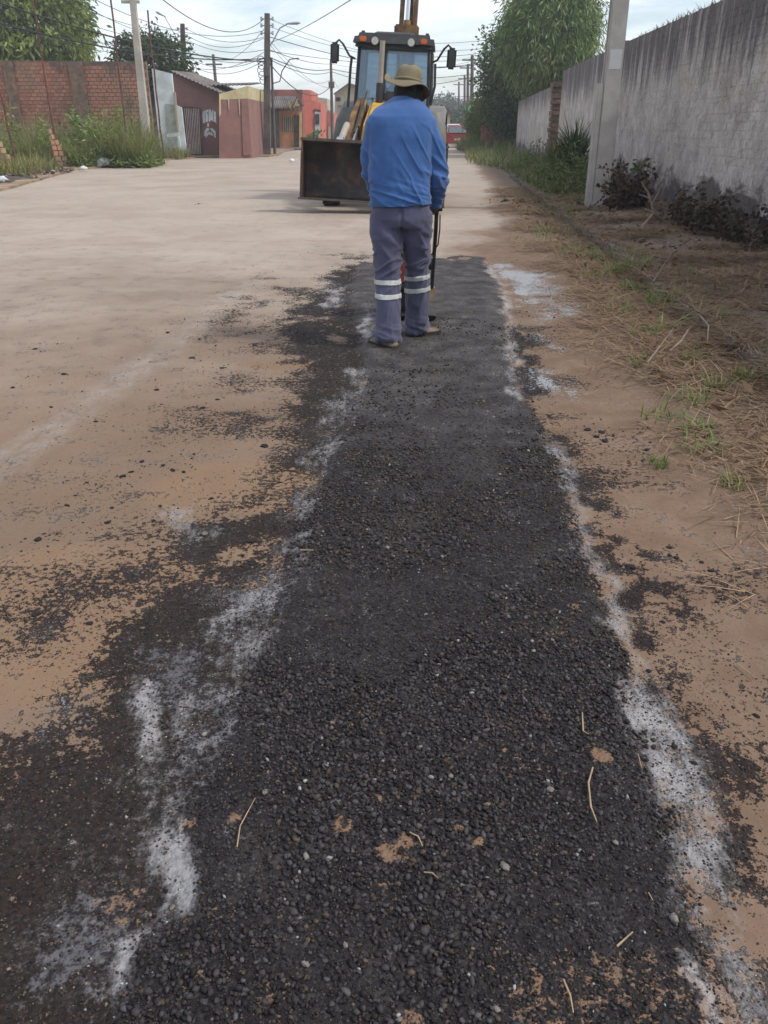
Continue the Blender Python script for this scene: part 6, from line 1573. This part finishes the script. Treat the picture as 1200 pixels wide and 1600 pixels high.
    # reflective bands: the trouser surface itself, lifted 3 mm, between two planes
    for leg_x, zc, tilt in ((-1, .452, 0.02), (-1, .362, 0.02), (1, .452, .16), (1, .365, .16)):
        bm = bmesh.new(); bm.from_mesh(tro.data); bm.normal_update()
        mid = .135 - OX
        bmesh.ops.delete(bm, geom=[v for v in bm.verts if (v.co.x < mid) != (leg_x < 0) or abs(v.co.z - zc) > .12], context='VERTS')
        cx = (.040 if leg_x < 0 else .226) - OX; hw = .0155
        nrm = Vector((-tilt * .6, 0, 1)).normalized()
        for sgn in (1, -1):
            bmesh.ops.bisect_plane(bm, geom=bm.verts[:] + bm.edges[:] + bm.faces[:], plane_co=Vector((cx, 0, zc)) + nrm * hw * sgn, plane_no=nrm * sgn, clear_outer=True)
        for v in bm.verts: v.co += v.normal * .003
        me = bpy.data.meshes.new('reflective_band'); bm.to_mesh(me); bm.free()
        me.polygons.foreach_set('use_smooth', np.ones(len(me.polygons), bool)); me.materials.clear(); me.materials.append(M('band_grey'))
        o = link('reflective_band', me, None, tro); s_ = o.modifiers.new('t', 'SOLIDIFY'); s_.thickness = .002; s_.offset = 1
    # --- shoes
    for a_, dr in ((anL, (-.62, .78)), (anR, (.88, .47))):
        d = Vector((dr[0], dr[1], 0)).normalized(); sd = Vector((d.y, -d.x, 0)); c0 = Vector((a_[0], a_[1], .012)); 
        stations = [(-.085, .030, .070), (-.06, .040, .085), (0, .042, .092), (.06, .046, .080), (.12, .050, .060), (.165, .044, .048), (.195, .024, .030)]
        vs = []; fs = []; n = 12
        for t, w, h_ in stations:
            for k in range(n):
                a = 2 * math.pi * k / n; vs.append(c0 + d * t + sd * w * math.cos(a) + Vector((0, 0, max(-.2, math.sin(a)) * h_ * .5 + h_ * .5 * .55 + .008)))
        for i in range(len(stations) - 1):
            for k in range(n): fs.append([i * n + k, i * n + (k + 1) % n, (i + 1) * n + (k + 1) % n, (i + 1) * n + k])
        fs += [list(range(n)), [(len(stations) - 1) * n + k for k in range(n)]]
        so_ = put(MB().add(vs, fs).mesh('shoe', 'all'), 'shoe', 'shoe_suede')
        sol = MB(); poly = [(t, w * 1.08) for t, w, _ in stations]; poly = [(-.095, .0)] + poly + [(.207, 0)]
        ring = [c0 + d * t + sd * w for t, w in poly] + [c0 + d * t - sd * w for t, w in poly[::-1][1:-1]]
        m = len(ring); sol.add([v + Vector((0, 0, -.012 + .022 - .0)) for v in ring] + [v + Vector((0, 0, .034)) for v in ring], [list(range(m)), [m + i for i in range(m)]] + [[i, (i + 1) % m, m + (i + 1) % m, m + i] for i in range(m)])
        put(sol.mesh('sole'), 'sole', 'shoe_sole', so_)
    # --- dark neck cloth under the hat
    nc = blob([T((*hp(0, -.02, .035), .084), (*hp(0, -.03, -.02), .088), (hd.x - .015, hd.y - .06, 1.545, .082), (.14, 5.838, 1.535, .07)), ], .009, 4)
    displace(nc, lambda c, n: .010 * ridge(c[:, 0] * 12, c[:, 1] * 12, c[:, 2] * 9, 33) ** 2)
    put(nc, 'neck_cloth', 'neck_cloth')
    # --- khaki bush hat: creased crown, wavy brim
    vs = []; fs = []; n = 64
    R = Matrix.Rotation(-.28, 3, 'Z') @ Matrix.Rotation(-.20, 3, 'X') @ Matrix.Rotation(.07, 3, 'Y'); hc = hd + Vector((-.008, -.022, .052))
    prof = [(.152, -.024, 1), (.149, -.020, 1), (.122, -.006, 1), (.097, .000, 0), (.089, .006, 0), (.088, .030, 0), (.085, .062, 0), (.076, .088, 0), (.054, .102, 0), (.028, .106, 0), (.006, .105, 0)]
    for q, (r, z, br) in enumerate(prof):
        for k in range(n):
            t = 2 * math.pi * k / n; c, s = math.cos(t), math.sin(t)
            rr, zz = r, z
            if br:
                e = (r - .097) / .055
                zz += e * (.030 * math.cos(2 * t + .4) - .045 * max(0, math.cos(t - .15)) ** 2 + .044 * max(0, math.cos(t - 3.25)) ** 3 - .006 * math.cos(5 * t))
                rr += e * .012 * math.cos(3 * t + 1)
            else:
                zz += -.012 * math.exp(-((c * .1 + .02) / .035) ** 2) * (z / .108 if z > .05 else 0) + .005 * math.sin(3 * t + q)
            vs.append(hc + R @ Vector((rr * .98 * c, rr * 1.12 * s, zz)))
    for i in range(len(prof) - 1):
        for k in range(n): fs.append([i * n + k, i * n + (k + 1) % n, (i + 1) * n + (k + 1) % n, (i + 1) * n + k])
    fs.append([(len(prof) - 1) * n + k for k in range(n)])
    ho = put(MB().add(vs, fs).mesh('hat', 'all'), 'hat', 'hat_khaki'); sm = ho.modifiers.new('t', 'SOLIDIFY'); sm.thickness = .004
    bd = MB().torus((0, 0, .012), (0, 0, 1), .092, .005, 48, 6, 2.0); bd.v = [tuple(hc + R @ Vector((v[0] * .98, v[1] * 1.12, v[2]))) for v in bd.v]; put(bd.mesh('hat_band', 'all'), 'hat_band', 'hat_khaki', ho)
person()
# ------------------------------------------------------------------ plate compactor in front of the worker
simple('compactor_black', (.028, .027, .027), .6, .3, 8, dirt=(.10, .08, .06), dsc=5, damt=.5); simple('compactor_brass', (.33, .25, .14), .6, .2, 10, dirt=(.16, .12, .08), dsc=8, damt=.5); simple('compactor_red', (.22, .04, .03), .5, .2, 8)
def compactor():
    cx, cy = .19, 6.62
    root = empty('plate_compactor', (cx, cy, .022), 0, 'black vibrating plate compactor standing on the fresh asphalt just beyond the worker', 'compactor')
    def L(x, y, z): return (x - cx, y - cy, z - .022)
    MB().hexa([(-.22, -.24, .0), (.22, -.24, .0), (.22, .24, .0), (-.22, .24, .0)], [(-.22, -.30, .05), (.22, -.30, .05), (.22, .32, .05), (-.22, .32, .05)]).build('base_plate', 'compactor_black', root, bevel=.01)
    MB().box((0, .02, .14), (.30, .26, .16)).build('exciter_housing', 'compactor_black', root, bevel=.03)
    MB().box((0, .0, .25), (.36, .40, .035)).build('engine_deck', 'compactor_black', root, bevel=.01)
    e = MB().box((0, .02, .38), (.28, .26, .22)).build('engine', 'compactor_black', root, bevel=.03)
    MB().rings([(0, .02, .49, .14, .11), (0, .02, .53, .16, .125), (0, .02, .58, .15, .115), (0, .02, .605, .06, .05)], 18, 3).build('fuel_tank', 'compactor_brass', e, smooth=True)
    MB().cyl((0, .02, .62), (0, 0, 1), .03, .03, 14).build('fuel_cap', 'compactor_black', e, smooth=True); MB().cyl((.16, .05, .40), (1, 0, 0), .055, .10, 14).build('air_filter', 'compactor_black', e, smooth=True); MB().cyl((-.02, -.13, .36), (0, 1, 0), .08, .05, 18).build('recoil_starter', 'compactor_red', e, smooth=True)
    for x in (-.17, .17):
        for y in (-.16, .16): MB().cyl((x, y, .20), (0, 0, 1), .035, .07, 12).build('rubber_mount', 'compactor_brass', root, smooth=True)
    xr, xl = .375, -.01
    hd_ = MB().tube([L(xr, 6.44, .20), L(xr, 6.40, .30), L(xr + .003, 6.15, .74), L(xr, BAR_Y + .05, BAR_Z - .03), L(xr - .035, BAR_Y, BAR_Z), L(xl + .035, BAR_Y, BAR_Z), L(xl, BAR_Y + .05, BAR_Z - .03), L(xl, 6.15, .74), L(xl, 6.40, .30), L(xl, 6.44, .20)], .0150, 10).build('handle', 'compactor_black', root, smooth=True)
    for x in (xr, xl): MB().box(L(x, 6.44, .22), (.05, .08, .12)).build('handle_bracket', 'compactor_brass', hd_, bevel=.01)
    for x in (.352, .02): MB().tube([L(x - .06, BAR_Y, BAR_Z), L(x + .06, BAR_Y, BAR_Z)], .0165, 12).build('grip', 'rubber', hd_, smooth=True)
    MB().tube([L(.40, 6.06, .84), L(.405, 6.12, .74), L(.40, 6.2, .62), L(.33, 6.5, .45)], .005, 6).build('throttle_cable', 'compactor_black', hd_, smooth=True)
compactor()
# ------------------------------------------------------------------ warm hazy air over the street
def haze():
    m = bpy.data.materials.new('haze'); m.use_nodes = True; nt = m.node_tree; nt.nodes.clear()
    out = nt.nodes.new('ShaderNodeOutputMaterial'); v = nt.nodes.new('ShaderNodeVolumePrincipled')
    v.inputs['Color'].default_value = (.93, .95, 1.0, 1); v.inputs['Density'].default_value = .0013; v.inputs['Anisotropy'].default_value = .3
    nt.links.new(v.outputs[0], out.inputs['Volume'])
    MATS['haze'] = m
    o = MB().box((0, 280, 7.7), (1300, 700, 17.5)).build('haze', 'haze'); o['kind'] = 'stuff'
    tag(o, 'thin pale haze hanging over the whole street')
haze()
